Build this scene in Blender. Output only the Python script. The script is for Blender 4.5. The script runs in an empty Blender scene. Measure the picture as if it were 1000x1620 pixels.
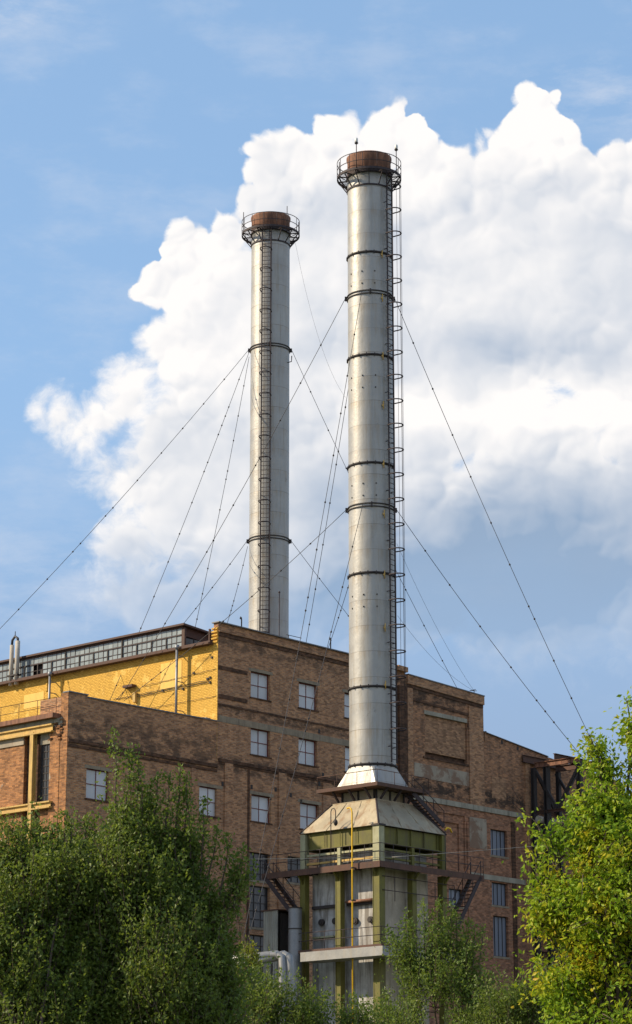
import bpy, math, random
import numpy as np
from math import sin, cos, tan, radians, pi, sqrt, atan2, asin
from mathutils import Vector, Matrix

sc = bpy.context.scene
COL = sc.collection
# ------------------------------------------------------------------ camera
FPX, PITCH, CAMZ = 4000.0, radians(16), 1.6
cam = bpy.data.cameras.new('camera'); camo = bpy.data.objects.new('camera', cam); COL.objects.link(camo)
camo.location = (0, 0, CAMZ); camo.rotation_euler = (pi/2 + PITCH, 0, 0)
cam.sensor_fit = 'VERTICAL'; cam.sensor_height = 24; cam.lens = 24*FPX/1620
cam.shift_y = -60/1620
cam.clip_start = .5; cam.clip_end = 6000
sc.camera = camo
sc.view_settings.view_transform = 'Standard'; sc.view_settings.look = 'None'
sc.view_settings.gamma = 1; sc.view_settings.exposure = 0.35
sc.view_settings.use_curve_mapping = False
# ------------------------------------------------------------------ sun
SUN_AZ = radians(-92)          # compass angle from +Y towards +X
SUN_EL = radians(33)
sdir = Vector((sin(SUN_AZ)*cos(SUN_EL), cos(SUN_AZ)*cos(SUN_EL), sin(SUN_EL)))
sl = bpy.data.lights.new('sun', 'SUN'); sl.energy = 5.0; sl.angle = radians(.6); sl.color = (1, .84, .60)
so = bpy.data.objects.new('sun', sl); COL.objects.link(so); so.rotation_euler = sdir.to_track_quat('Z', 'Y').to_euler()
# ------------------------------------------------------------------ pixel -> place
def ray(px, py):
    x = (px-500)/FPX; y = (750-py)/FPX
    return Vector((x, cos(PITCH)-sin(PITCH)*y, sin(PITCH)+cos(PITCH)*y))
CAM = Vector((0, 0, CAMZ))
def hit(px, py, p0, n):
    d = ray(px, py); n = Vector(n)
    return CAM + d*((Vector(p0)-CAM).dot(n)/d.dot(n))
def atY(px, py, Y): return hit(px, py, (0, Y, 0), (0, 1, 0))
ANG = radians(42)
U = Vector((sin(ANG), cos(ANG), 0)); W = Vector((-cos(ANG), sin(ANG), 0))
CORNER = atY(344, 1140, 161); CORNER.z = 0
CH_R = atY(590, 1240, 154); CH_R.z = 0
def loc(P, o=CORNER): d = P-o; return (d.dot(U), d.dot(W), d.z)
def A(px, py, t=0):  q = loc(hit(px, py, CORNER+W*t, W)); return q[0], q[2]       # -> s, z on the shaded facade
def B(px, py, s=0):  q = loc(hit(px, py, CORNER+U*s, U)); return q[1], q[2]       # -> t, z on the sunlit side
ROT = pi/2-ANG
rnd = random.Random(7)

# ------------------------------------------------------------------ sky world
class NT:
    def __init__(s, tree): s.t = tree; s.n = tree.nodes; s.l = tree.links
    def node(s, typ, **kw):
        n = s.n.new(typ)
        for k, v in kw.items(): setattr(n, k, v)
        return n
    def put(s, inp, v):
        if hasattr(v, 'is_output'): s.l.new(v, inp)
        elif v is not None: inp.default_value = v
    def m(s, op, a, b=None, c=None, clamp=False):
        n = s.node('ShaderNodeMath', operation=op, use_clamp=clamp)
        for i, v in enumerate((a, b, c)):
            if v is not None: s.put(n.inputs[i], v)
        return n.outputs[0]
    def v(s, op, a, b=None, sc_=None):
        n = s.node('ShaderNodeVectorMath', operation=op)
        s.put(n.inputs[0], a)
        if b is not None: s.put(n.inputs[1], b)
        if sc_ is not None: s.put(n.inputs['Scale'], sc_)
        return n.outputs['Value'] if op in ('DISTANCE', 'DOT_PRODUCT', 'LENGTH') else n.outputs[0]
    def rng(s, x, a, b, c=0.0, d=1.0, smooth=False):
        n = s.node('ShaderNodeMapRange', interpolation_type='SMOOTHSTEP' if smooth else 'LINEAR')
        for i, q in enumerate((x, a, b, c, d)): s.put(n.inputs[i], q)
        return n.outputs[0]
    def noise(s, vec, scale, detail=2.0, rough=.5, col=False, dist=0.0):
        n = s.node('ShaderNodeTexNoise'); s.put(n.inputs['Vector'], vec)
        n.inputs['Scale'].default_value = scale; n.inputs['Detail'].default_value = detail; n.inputs['Roughness'].default_value = rough
        n.inputs['Distortion'].default_value = dist
        return n.outputs['Color' if col else 'Fac']
    def vor(s, vec, scale, smooth=.35):
        n = s.node('ShaderNodeTexVoronoi', feature='SMOOTH_F1'); s.put(n.inputs['Vector'], vec)
        n.inputs['Scale'].default_value = scale; n.inputs['Smoothness'].default_value = smooth; n.voronoi_dimensions = '2D'
        return n.outputs['Distance']
    def mix(s, f, a, b, blend='MIX'):
        n = s.node('ShaderNodeMix', data_type='RGBA', blend_type=blend)
        s.put(n.inputs[0], f); s.put(n.inputs[6], a); s.put(n.inputs[7], b)
        return n.outputs[2]
    def comb(s, x, y, z=0.0):
        n = s.node('ShaderNodeCombineXYZ'); s.put(n.inputs[0], x); s.put(n.inputs[1], y); s.put(n.inputs[2], z); return n.outputs[0]

world = bpy.data.worlds.new('World'); sc.world = world; world.use_nodes = True
def build_sky():
    t = NT(world.node_tree); t.n.clear()
    out = t.node('ShaderNodeOutputWorld'); bg = t.node('ShaderNodeBackground'); bg.inputs['Strength'].default_value = .15
    t.l.new(bg.outputs[0], out.inputs[0])
    sky = t.node('ShaderNodeTexSky', sky_type='NISHITA'); sky.sun_disc = False
    sky.sun_elevation = SUN_EL; sky.sun_rotation = SUN_AZ; sky.air_density = 1.0; sky.dust_density = .6; sky.ozone_density = 2.2
    tc = t.node('ShaderNodeTexCoord'); sep = t.node('ShaderNodeSeparateXYZ')
    nrm = t.v('NORMALIZE', tc.outputs['Generated']); t.l.new(nrm, sep.inputs[0])
    az = t.m('ARCTAN2', sep.outputs[0], sep.outputs[1]); el = t.m('ARCSINE', sep.outputs[2])
    K = 4000*.95
    # sky coordinates: 1 unit = 1/4000 rad, so cloud billows can be given by the size they subtend
    p0 = t.comb(t.m('MULTIPLY', az, K), t.m('MULTIPLY', el, 4000.0))
    def P(px, py):
        d = ray(px, py).normalized(); return (atan2(d.x, d.y)*K, asin(d.z)*4000, 0)
    # domain warp
    w1 = t.v('SUBTRACT', t.noise(p0, .011, 2, .5, True), (.5, .5, .5))
    w2 = t.v('SUBTRACT', t.noise(p0, .05, 3, .6, True), (.5, .5, .5))
    flat = (1, 1, 0)
    p = t.v('ADD', p0, t.v('MULTIPLY', t.v('SCALE', w1, sc_=58.0), flat))
    p = t.v('ADD', p, t.v('MULTIPLY', t.v('SCALE', w2, sc_=9.0), flat))
    circ = [(838,190,56),(880,225,50),(800,225,40),(770,270,50),(720,270,42),(660,250,55),(600,235,46),(552,215,46),(500,255,50),(440,265,58),
            (410,320,40),(350,375,52),(300,385,50),(270,455,62),(255,530,45),(215,620,58),(165,670,40),(95,670,34),(62,642,20),(125,690,26),(620,215,62),(530,248,62),(700,262,50),(150,675,46),(105,660,28),(215,760,70),(210,860,75),(235,950,80),
            (990,300,85),(930,300,60),(860,300,90),(560,420,190),(420,560,200),(700,480,220),(850,420,200),(960,460,160),(360,760,180),
            (560,780,200),(780,640,130),(900,690,90),(980,680,80),(700,670,80),(420,930,160),(1100,520,240),(1250,420,180),(1180,700,180),(860,860,210),(1080,860,220),(700,880,140),(560,900,160)]
    f = None
    for cx, cy, r in circ:
        d = t.m('SUBTRACT', float(r), t.v('DISTANCE', p, P(cx, cy)))
        f = d if f is None else t.m('SMOOTH_MAX', f, d, 14.0)
    # clouds elsewhere round the horizon
    g = t.noise(t.v('MULTIPLY', p0, (.5, 1, 1)), .0011, 5, .55)
    g = t.m('MULTIPLY', t.m('SUBTRACT', g, .50), 1100.0)
    away = t.rng(t.m('ABSOLUTE', az), .2, .55, -260.0, 0.0, True)
    g = t.m('SUBTRACT', t.m('ADD', g, away), t.rng(el, .5, 1.2, 0.0, 200.0))
    f = t.m('MAXIMUM', f, g)
    # cauliflower billows
    def billow(vec):
        a = t.vor(vec, 1/62.0, .35); b = t.vor(vec, 1/25.0, .3)
        return t.m('ADD', t.m('MULTIPLY', t.m('MULTIPLY', a, a), -46.0), t.m('MULTIPLY', t.m('MULTIPLY', b, b), -15.0))
    bl = billow(p)
    f2 = t.m('ADD', f, t.m('ADD', bl, 7.0))
    py0 = t.m('MULTIPLY', el, 4000.0)
    soft = t.rng(py0, P(400, 950)[1], P(400, 330)[1], 46.0, 5.0, True)
    soft = t.m('MULTIPLY', soft, t.rng(t.noise(p0, .009, 2, .5), .38, .62, .45, 1.7))
    wisp = t.m('MULTIPLY', t.m('SUBTRACT', t.noise(p, .05, 5, .65), .5), t.m('MULTIPLY', soft, 1.6))
    alpha = t.rng(t.m('DIVIDE', t.m('ADD', f2, wisp), soft), -.7, 1.0, smooth=True)
    fade_noise = t.m('MULTIPLY', t.m('SUBTRACT', t.noise(p0, .005, 3, .5), .5), 150.0)
    lowfade = t.rng(t.m('ADD', py0, fade_noise), P(400, 1170)[1], P(400, 800)[1], 0.0, 1.0, True)
    near = t.rng(t.m('ABSOLUTE', az), .2, .5, 1.0, 0.0, True)
    lowfade = t.m('MAXIMUM', lowfade, t.m('SUBTRACT', 1.0, near))
    alpha = t.m('MULTIPLY', alpha, lowfade)
    # relief on the billows (sun from the left and above), strongest in the upper towers
    rel = t.m('SUBTRACT', bl, billow(t.v('ADD', p, (-6, 9, 0))))
    crisp = t.m('MULTIPLY', t.rng(f, 10.0, 150.0, 1.0, .35, True), t.rng(t.noise(p0, .008, 2, .5), .38, .62, .3, 1.0))
    big = t.m('SUBTRACT', t.noise(p, .011, 3, .5), t.noise(t.v('ADD', p, (-26, 34, 0)), .011, 3, .5))
    shade = t.m('ADD', t.m('MULTIPLY', t.m('MULTIPLY', rel, crisp), -.018), t.m('MULTIPLY', big, -.55))
    def gau(px, py, sx, sy, amp):
        q = t.v('MULTIPLY', t.v('SUBTRACT', p, P(px, py)), (1/sx, 1/sy, 0))
        return t.m('MULTIPLY', t.m('EXPONENT', t.m('MULTIPLY', t.v('DOT_PRODUCT', q, q), -1.0)), amp)
    S = shade
    for gx in ((860, 900, 300, 150, .95), (520, 985, 300, 85, .6), (800, 550, 210, 48, .42), (470, 325, 110, 45, .30), (980, 420, 110, 140, .22),
               (330, 700, 110, 90, .22), (640, 400, 90, 60, .2), (500, 560, 60, 100, .18), (230, 930, 120, 90, .25), (790, 300, 70, 50, .2), (520, 790, 80, 90, .35),
               (850, 650, 200, 36, -.5), (820, 180, 80, 45, -.2), (540, 200, 120, 30, -.2), (330, 560, 120, 120, -.12)):
        S = t.m('ADD', S, gau(*gx))
    rim = t.rng(f, 0.0, 70.0, -.12, .12)
    S = t.m('ADD', t.m('ADD', S, rim), .06, clamp=True)
    ccol = t.mix(S, (5.35, 5.2, 5.1, 1), (1.62, 2.22, 3.1, 1))
    # thin high veil
    vlow = t.rng(el, .15, .24)
    vn = t.noise(t.v('MULTIPLY', p0, (1, 2.2, 1)), .004, 6, .62)
    veil = t.rng(vn, .46, .75, 0.0, .38, True)
    veil = t.m('MULTIPLY', veil, vlow)
    low = t.rng(el, 0.12, .33, .8, 0.0, True)
    wn = t.rng(t.noise(t.v('MULTIPLY', p0, (.6, 1.6, 1)), .012, 6, .65), .40, .68)
    for gx in ((985,160,110,60,.75),(880,120,60,30,.4),(15,15,130,45,.8),(70,930,200,130,.6),(620,150,80,40,.25)): veil = t.m('ADD', veil, t.m('MULTIPLY', gau(*gx), wn))
    blue = t.mix(.6, sky.outputs[0], (1.75, 2.85, 4.35, 1))
    base = t.mix(low, blue, (1.62, 2.15, 3.15, 1)); base = t.mix(t.m('MULTIPLY', veil, .8, clamp=True), base, (3.3, 3.7, 4.4, 1))
    fin = t.mix(alpha, base, ccol)
    t.l.new(fin, bg.inputs['Color'])
    world.cycles.sampling_method = 'MANUAL'; world.cycles.sample_map_resolution = 512
build_sky()

# ------------------------------------------------------------------ mesh helpers
class MB:
    def __init__(s): s.v = []; s.f = []; s.sm = []
    def add(s, vs, fs, smooth=False):
        b = len(s.v); s.v += [tuple(v) for v in vs]; s.f += [tuple(i+b for i in q) for q in fs]; s.sm += [smooth]*len(fs); return s
    def hexa(s, P):   # P: 4 bottom, 4 top
        return s.add(P, [(3,2,1,0),(4,5,6,7),(0,1,5,4),(1,2,6,5),(2,3,7,6),(3,0,4,7)])
    def box(s, x0, x1, y0, y1, z0, z1):
        x0, x1 = sorted((x0, x1)); y0, y1 = sorted((y0, y1)); z0, z1 = sorted((z0, z1))
        return s.hexa([(x0,y0,z0),(x1,y0,z0),(x1,y1,z0),(x0,y1,z0),(x0,y0,z1),(x1,y0,z1),(x1,y1,z1),(x0,y1,z1)])
    def beam(s, a, b, w, h, up=(0,0,1)):
        a = Vector(a); b = Vector(b); d = (b-a).normalized(); r = d.cross(Vector(up))
        if r.length < 1e-3: r = d.cross(Vector((1,0,0)))
        r.normalize(); q = r.cross(d).normalized(); r = r*w/2; q = q*h/2
        return s.hexa([a-r-q, a+r-q, b+r-q, b-r-q, a-r+q, a+r+q, b+r+q, b-r+q])
    def ibeam(s, a, b, w, h, th=.03, up=(0,0,1)):
        a = Vector(a); b = Vector(b); d = (b-a).normalized(); r = d.cross(Vector(up))
        if r.length < 1e-3: r = d.cross(Vector((1,0,0)))
        r.normalize(); q = r.cross(d).normalized()
        s.beam(a, b, th, h-2*th-.004, up); o = q*(h/2-th/2)
        s.beam(a+o, b+o, w, th, up); s.beam(a-o, b-o, w, th, up); return s
    def tube(s, pts, r, n=6, r1=None, smooth=True, cap=True):
        pts = [Vector(p) for p in pts]; N = len(pts); b = len(s.v); up = Vector((0,0,1)); pr = None
        for i, p in enumerate(pts):
            d = (pts[min(i+1,N-1)]-pts[max(i-1,0)]).normalized()
            if pr is None:
                pr = d.cross(up)
                if pr.length < 1e-3: pr = d.cross(Vector((1,0,0)))
            pr = (pr - d*pr.dot(d)).normalized(); q = d.cross(pr)
            rr = r if r1 is None else r+(r1-r)*i/(N-1)
            for k in range(n):
                a = 2*pi*k/n; s.v.append(tuple(p+pr*(rr*cos(a))+q*(rr*sin(a))))
        for i in range(N-1):
            for k in range(n):
                k2 = (k+1) % n; s.f.append((b+i*n+k, b+i*n+k2, b+(i+1)*n+k2, b+(i+1)*n+k)); s.sm.append(smooth)
        if cap:
            s.f.append(tuple(b+k for k in range(n))[::-1]); s.f.append(tuple(b+(N-1)*n+k for k in range(n))); s.sm += [False, False]
        return s
    def lathe(s, prof, n=48, c=(0,0), smooth=True, close=False):
        b = len(s.v)
        for r, z in prof:
            for k in range(n):
                a = 2*pi*k/n; s.v.append((c[0]+r*cos(a), c[1]+r*sin(a), z))
        m = len(prof)
        for i in range(m if close else m-1):
            j = (i+1) % m
            for k in range(n):
                k2 = (k+1) % n; s.f.append((b+i*n+k, b+i*n+k2, b+j*n+k2, b+j*n+k)); s.sm.append(smooth)
        return s
    def ring(s, r0, r1, z0, z1, n=48, c=(0,0)):
        return s.lathe([(r0,z0),(r1,z0),(r1,z1),(r0,z1)], n, c, False, True)
    def sphere(s, c, r, n=8, m=5, sz=1.0):
        return s.lathe([(max(1e-4, r*sin(pi*i/m)), c[2]-r*sz*cos(pi*i/m)) for i in range(m+1)], n, (c[0], c[1]))
    def mesh(s, name, mat):
        me = bpy.data.meshes.new(name); me.from_pydata(s.v, [], s.f); me.polygons.foreach_set('use_smooth', s.sm)
        if mat: me.materials.append(mat)
        me.update(); return me
    def build(s, name, mat, parent=None, at=None):
        return link(name, s.mesh(name, mat), parent, at)
def link(name, me, parent=None, at=None, rot=None):
    o = bpy.data.objects.new(name, me); COL.objects.link(o)
    if parent: o.parent = parent
    if at is not None: o.location = at
    if rot is not None: o.rotation_euler = rot
    return o
def tag(o, label, cat, group=None):
    o['label'] = label; o['category'] = cat
    if group: o['group'] = group
    return o
def thing(name, label, cat, at=(0,0,0), rz=0, group=None):
    o = bpy.data.objects.new(name, None); COL.objects.link(o); o.location = at; o.rotation_euler = (0,0,rz); o.empty_display_size = .5
    return tag(o, label, cat, group)
def struct(o): o['kind'] = 'structure'; return o
def stuff(o): o['kind'] = 'stuff'; return o

# ------------------------------------------------------------------ materials
def newmat(name):
    m = bpy.data.materials.new(name); m.use_nodes = True; t = NT(m.node_tree)
    return m, t, t.n['Principled BSDF']
def wmat(name, col, rough=.7, metal=0.0, var=.25, scale=1.2, stain=None, stain_amt=.5, streak=True, bump=.15, spec=.4, stain_at=(.48,.68)):
    """weathered surface: mottled colour, vertical run-off streaks, stains, fine relief"""
    m, t, b = newmat(name)
    tc = t.node('ShaderNodeTexCoord').outputs['Object']
    n1 = t.noise(tc, scale, 6, .62); n2 = t.noise(tc, scale*9, 4, .6)
    c = t.mix(t.rng(n1, .3, .7), (*[x*(1-var) for x in col], 1), (*[min(1, x*(1+var)) for x in col], 1))
    c = t.mix(t.rng(n2, .3, .7, 0, .35), c, (*[x*.62 for x in col], 1))
    if stain:
        v = t.v('MULTIPLY', tc, (2.2, 2.2, .22)) if streak else tc
        ns = t.noise(v, scale*1.3, 6, .65, dist=.4)
        c = t.mix(t.rng(ns, stain_at[0], stain_at[1], 0, stain_amt, True), c, (*stain, 1))
    t.l.new(c, b.inputs['Base Color'])
    b.inputs['Metallic'].default_value = metal; b.inputs['Specular IOR Level'].default_value = spec
    t.put(b.inputs['Roughness'], t.rng(n1, .2, .8, max(0, rough-.12), min(1, rough+.12)))
    bp = t.node('ShaderNodeBump'); bp.inputs['Strength'].default_value = bump; bp.inputs['Distance'].default_value = .02
    t.l.new(n2, bp.inputs['Height']); t.l.new(bp.outputs[0], b.inputs['Normal'])
    return m
def brickmat(name, c1, c2, mortar, dirt, dirt_amt=.5, dark=None, bumpd=.02, msize=.012, plaster=None, plaster_amt=0, dirt_at=(.45,.7), soot=(), vary=.42):
    m, t, b = newmat(name)
    tc = t.node('ShaderNodeTexCoord').outputs['Object']; sp = t.node('ShaderNodeSeparateXYZ'); t.l.new(tc, sp.inputs[0])
    xy = t.comb(t.m('ADD', sp.outputs[0], sp.outputs[1]), sp.outputs[2])
    wob = t.v('SCALE', t.v('SUBTRACT', t.noise(tc, 3.0, 2, .5, True), (.5,.5,.5)), sc_=.03)
    br = t.node('ShaderNodeTexBrick'); t.l.new(t.v('ADD', xy, wob), br.inputs['Vector'])
    br.inputs['Scale'].default_value = 1; br.inputs['Brick Width'].default_value = .29; br.inputs['Row Height'].default_value = .105
    br.inputs['Mortar Size'].default_value = msize; br.inputs['Mortar Smooth'].default_value = .3; br.inputs['Bias'].default_value = -.1
    br.inputs['Color1'].default_value = (*c1, 1); br.inputs['Color2'].default_value = (*c2, 1); br.inputs['Mortar'].default_value = (*mortar, 1)
    c = br.outputs['Color']
    nb = t.noise(t.v('MULTIPLY', tc, (3.7, 3.7, 11.8)), 1.0, 0, .5)
    c = t.mix(t.rng(nb, .25, .75, 0, .75), c, t.mix(.5, c, (c1[0]*.35, c1[1]*.3, c1[2]*.3, 1)))
    n1 = t.noise(tc, .22, 7, .68); n2 = t.noise(t.v('MULTIPLY', tc, (1.6, 1.6, .35)), .9, 6, .65)
    c = t.mix(t.rng(n1, .36, .64, 0, .6, True), c, t.mix(.55, c, (*c2, 1)))
    c = t.mix(t.rng(n2, dirt_at[0], dirt_at[1], 0, dirt_amt, True), c, (*dirt, 1))
    n4 = t.noise(t.v('MULTIPLY', tc, (.5, .5, 1.3)), 1.1, 6, .7)
    c = t.mix(t.rng(n4, .56, .68, 0, dirt_amt*.9, True), c, (*[x*.5 for x in dirt], 1))
    if vary:      # every brick its own firing: a random tone per brick cell
        row = t.m('FLOOR', t.m('DIVIDE', sp.outputs[2], .105))
        hx = t.m('ADD', t.m('DIVIDE', t.m('ADD', sp.outputs[0], sp.outputs[1]), .29), t.m('MULTIPLY', t.m('FLOORED_MODULO', row, 2.0), .5))
        wn = t.node('ShaderNodeTexWhiteNoise', noise_dimensions='2D'); t.l.new(t.comb(t.m('FLOOR', hx), row), wn.inputs['Vector'])
        nv = t.m('ADD', t.m('MULTIPLY', wn.outputs['Value'], .85), t.m('MULTIPLY', t.noise(tc, 1.0, 5, .7), .45))
        c = t.mix(t.rng(nv, .72, .98, 0, vary), c, (c2[0]*.25, c2[1]*.25, c2[2]*.28, 1))
        c = t.mix(t.rng(nv, .50, .28, 0, vary*.8), c, (min(.7,c1[0]*1.5), c1[1]*1.5, c1[2]*1.45, 1))
    for zc, hw, amt in soot:
        d_ = t.m('DIVIDE', t.m('ABSOLUTE', t.m('SUBTRACT', sp.outputs[2], zc)), hw)
        k_ = t.m('MULTIPLY', t.rng(d_, .35, 1.15, 1, 0, True), t.rng(t.noise(t.v('MULTIPLY', tc, (1,1,1.8)), .9, 6, .7), .42, .56, 0, amt, True))
        c = t.mix(k_, c, (.035,.03,.028,1))
    if plaster:
        n3 = t.noise(tc, .8, 5, .6)
        c = t.mix(t.rng(n3, .6-plaster_amt*.2, .66-plaster_amt*.2, 0, .85, True), c, (*plaster, 1))
    t.l.new(c, b.inputs['Base Color']); b.inputs['Roughness'].default_value = .9; b.inputs['Specular IOR Level'].default_value = .15
    bp = t.node('ShaderNodeBump'); bp.inputs['Strength'].default_value = .9; bp.inputs['Distance'].default_value = bumpd
    hgt = t.m('ADD', t.m('SUBTRACT', 1.0, br.outputs['Fac']), t.m('MULTIPLY', t.noise(tc, 9, 4, .6), .8))
    t.l.new(hgt, bp.inputs['Height']); t.l.new(bp.outputs[0], b.inputs['Normal'])
    return m
M = {}
ZA = lambda x, y: A(x, y)[1]
M['brick'] = brickmat('brown_brick', (0.520,0.254,0.130), (0.373,0.198,0.113), (.42,.33,.24), (.13,.09,.065), .32, msize=.018)
M['brick_main'] = brickmat('sooty_brown_brick', (0.520,0.254,0.130), (0.373,0.198,0.113), (.42,.33,.24), (.13,.09,.065), .32, msize=.018, soot=[(ZA(345,1010),.7,.55),(ZA(345,1206),.7,.7),(ZA(345,1120),.45,.6)])
M['brick_annex'] = brickmat('scorched_brown_brick', (0.531,0.254,0.124), (0.373,0.198,0.113), (.42,.33,.24), (.13,.09,.065), .32, msize=.018, soot=[(ZA(200,1160),1.1,.55),(ZA(200,1186),.6,.6)])
M['brick_tower'] = brickmat('stained_tower_brick', (0.475,0.226,0.113), (0.350,0.181,0.107), (.29,.23,.17), (.08,.06,.048), .55, msize=.018, soot=[(ZA(700,1098),.9,.8),(ZA(700,1118),.4,.8),(ZA(700,1248),.8,.85)])
M['brick_low'] = brickmat('red_brown_brick', (.42,.195,.11), (.32,.16,.10), (.36,.28,.21), (.10,.075,.058), .4)
M['brick_infill'] = brickmat('pale_brown_infill_brick', (.47,.26,.145), (.38,.21,.125), (.32,.25,.18), (.11,.075,.05), .35)
M['brick_orange'] = brickmat('orange_brick', (.44,.205,.085), (.32,.15,.075), (.40,.29,.19), (.10,.06,.04), .5, plaster=(.42,.36,.29), plaster_amt=-.1)
M['brick_dark'] = brickmat('soot_and_shade_brick', (.15,.075,.045), (.10,.06,.042), (.12,.09,.07), (.03,.024,.02), .7)  # sooty brick, also shade painted into the niche hollow, recess strips and slot
M['yellow'] = brickmat('yellow_painted_brick', (.80,.49,.11), (.76,.45,.10), (.58,.34,.06), (.44,.28,.10), .55, bumpd=.05, dirt_at=(.55,.8), vary=0, msize=.018, plaster=(.82,.54,.15), plaster_amt=.2)
M['yellow_flat'] = wmat('yellow_painted_plaster', (.80,.51,.13), .8, var=.07, bump=.05, stain=(.5,.27,.05), stain_amt=.25, scale=.6)
M['concrete'] = wmat('weathered_concrete', (.33,.30,.24), .9, stain=(.12,.10,.08), stain_amt=.65)
M['lintel'] = wmat('dirty_cement', (.27,.22,.16), .9, stain=(.10,.075,.055), stain_amt=.5)
M['plaster'] = wmat('patchy_plaster', (.33,.28,.22), .9, var=.35, scale=.6, stain=(.2,.12,.08), stain_amt=.9, streak=False, stain_at=(.46,.58))
M['roofing'] = wmat('roofing_felt', (.09,.085,.085), .85)
M['coping'] = wmat('grey_metal_coping', (.16,.16,.17), .55, metal=.4)
M['redframe'] = wmat('oxblood_frame_paint', (.16,.035,.03), .6, var=.2, scale=6)
M['redbrown'] = wmat('red_brown_board', (.085,.045,.036), .75, stain=(.07,.04,.03), stain_amt=.6)
M['rust'] = wmat('rust', (.25,.12,.075), .85, var=.35, scale=1.6, stain=(.10,.05,.035), stain_amt=.8, stain_at=(.42,.62))
M['rustbeam'] = wmat('rusty_steel', (.10,.052,.038), .8, var=.35, scale=2, stain=(.06,.035,.03), stain_amt=.7)
M['darksteel'] = wmat('dark_steel', (.035,.028,.028), .7, var=.3, scale=3)
M['ladder'] = wmat('ladder_steel', (.045,.032,.036), .7, var=.3, scale=3, metal=.1)
M['cable'] = wmat('steel_cable', (.05,.05,.06), .6, var=.1, metal=.3)
M['palecable'] = wmat('galvanised_cable', (.32,.31,.29), .5, var=.1, metal=.5)
M['hood'] = wmat('rust_streaked_sheet', (.36,.305,.215), .6, metal=.25, var=.22, scale=.7, stain=(.22,.13,.065), stain_amt=.75, bump=.25)
M['green'] = wmat('olive_painted_steel', (.135,.125,.024), .65, var=.3, scale=1.3, stain=(.09,.075,.03), stain_amt=.7)
M['beigesteel'] = wmat('faded_cream_steel', (.36,.35,.22), .7, var=.2, scale=2, stain=(.2,.17,.06), stain_amt=.6)
M['yellowsteel'] = wmat('mustard_painted_steel', (.55,.36,.11), .7, var=.2, scale=2, stain=(.22,.12,.05), stain_amt=.6)
M['yellowpipe'] = wmat('yellow_gas_pipe', (.78,.46,.015), .45, var=.1, scale=3)
M['fluegrey'] = wmat('patchy_grey_render', (.44,.43,.42), .85, var=.4, scale=.9, stain=(.14,.12,.10), stain_amt=.8, bump=.3, stain_at=(.44,.62))
M['fluebeige'] = wmat('beige_tank_sheet', (.42,.37,.30), .85, var=.25, scale=.8, stain=(.16,.13,.10), stain_amt=.6)
M['pipe'] = wmat('grey_downpipe', (.24,.25,.27), .5, metal=.5, var=.15)
M['whitepipe'] = wmat('silver_pipe_cladding', (.27,.27,.27), .5, metal=.4, var=.12, stain=(.3,.26,.2), stain_amt=.4)
M['asbestos'] = wmat('pale_cement_pipe', (.42,.38,.33), .85, var=.2, stain=(.2,.15,.1), stain_amt=.5)
M['corrugated'] = wmat('corrugated_sheet', (.36,.35,.31), .7, var=.2, metal=.2, stain=(.18,.14,.1), stain_amt=.6)
M['ground'] = wmat('dry_grass_ground', (.09,.10,.04), .95, var=.4, scale=.3)
M['bark'] = wmat('bark', (.10,.075,.055), .9, var=.4, scale=5)
M['lampglass'] = wmat('amber_lamp_glass', (.55,.34,.08), .3, var=.05)
M['lampwhite'] = wmat('white_lamp_glass', (.7,.7,.68), .3, var=.05)
def shaftmat():
    m, t, b = newmat('weathered_aluminium_sheet')
    tc = t.node('ShaderNodeTexCoord').outputs['Object']; sp = t.node('ShaderNodeSeparateXYZ'); t.l.new(tc, sp.inputs[0])
    n1 = t.noise(tc, .55, 6, .62); n2 = t.noise(t.v('MULTIPLY', tc, (2.6, 2.6, .22)), 1.5, 6, .65); n3 = t.noise(tc, 7, 4, .6)
    c = t.mix(t.rng(n1, .3, .7), (.29,.29,.285,1), (.39,.385,.375,1))
    c = t.mix(t.rng(n2, .47, .72, 0, .5, True), c, (.24,.21,.165,1))
    ns = t.noise(t.v('MULTIPLY', tc, (5, 5, .12)), 1.0, 5, .7); c = t.mix(t.rng(ns, .55, .72, 0, .28, True), c, (.15,.125,.10,1))
    nb = t.noise(tc, .9, 5, .7); c = t.mix(t.rng(nb, .64, .74, 0, .5, True), c, (.13,.11,.09,1))
    c = t.mix(t.rng(n3, .45, .8, 0, .3), c, (.35,.31,.26,1))
    # weld seams: thin dirty line where two plates meet, grime hanging beneath it
    zz = t.m('FRACT', t.m('DIVIDE', sp.outputs[2], 1.62))
    seam = t.m('LESS_THAN', zz, .022)
    und = t.m('MULTIPLY', t.rng(zz, .62, 1.0, 0, 1), t.rng(n2, .42, .62, 0, .5))
    c = t.mix(t.m('MULTIPLY', seam, t.rng(n1, .35, .6, .25, .8)), c, (.16,.14,.12,1))
    c = t.mix(und, c, (.29,.235,.17,1))
    t.l.new(c, b.inputs['Base Color']); b.inputs['Metallic'].default_value = .34; b.inputs['Specular IOR Level'].default_value = .3
    t.put(b.inputs['Roughness'], t.rng(n1, .3, .7, .40, .54))
    bp = t.node('ShaderNodeBump'); bp.inputs['Strength'].default_value = .25; bp.inputs['Distance'].default_value = .03
    t.l.new(t.m('ADD', n3, t.m('MULTIPLY', t.noise(tc, 1.4, 2, .5), 2.2)), bp.inputs['Height']); t.l.new(bp.outputs[0], b.inputs['Normal'])
    return m
M['shaft'] = shaftmat()
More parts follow.
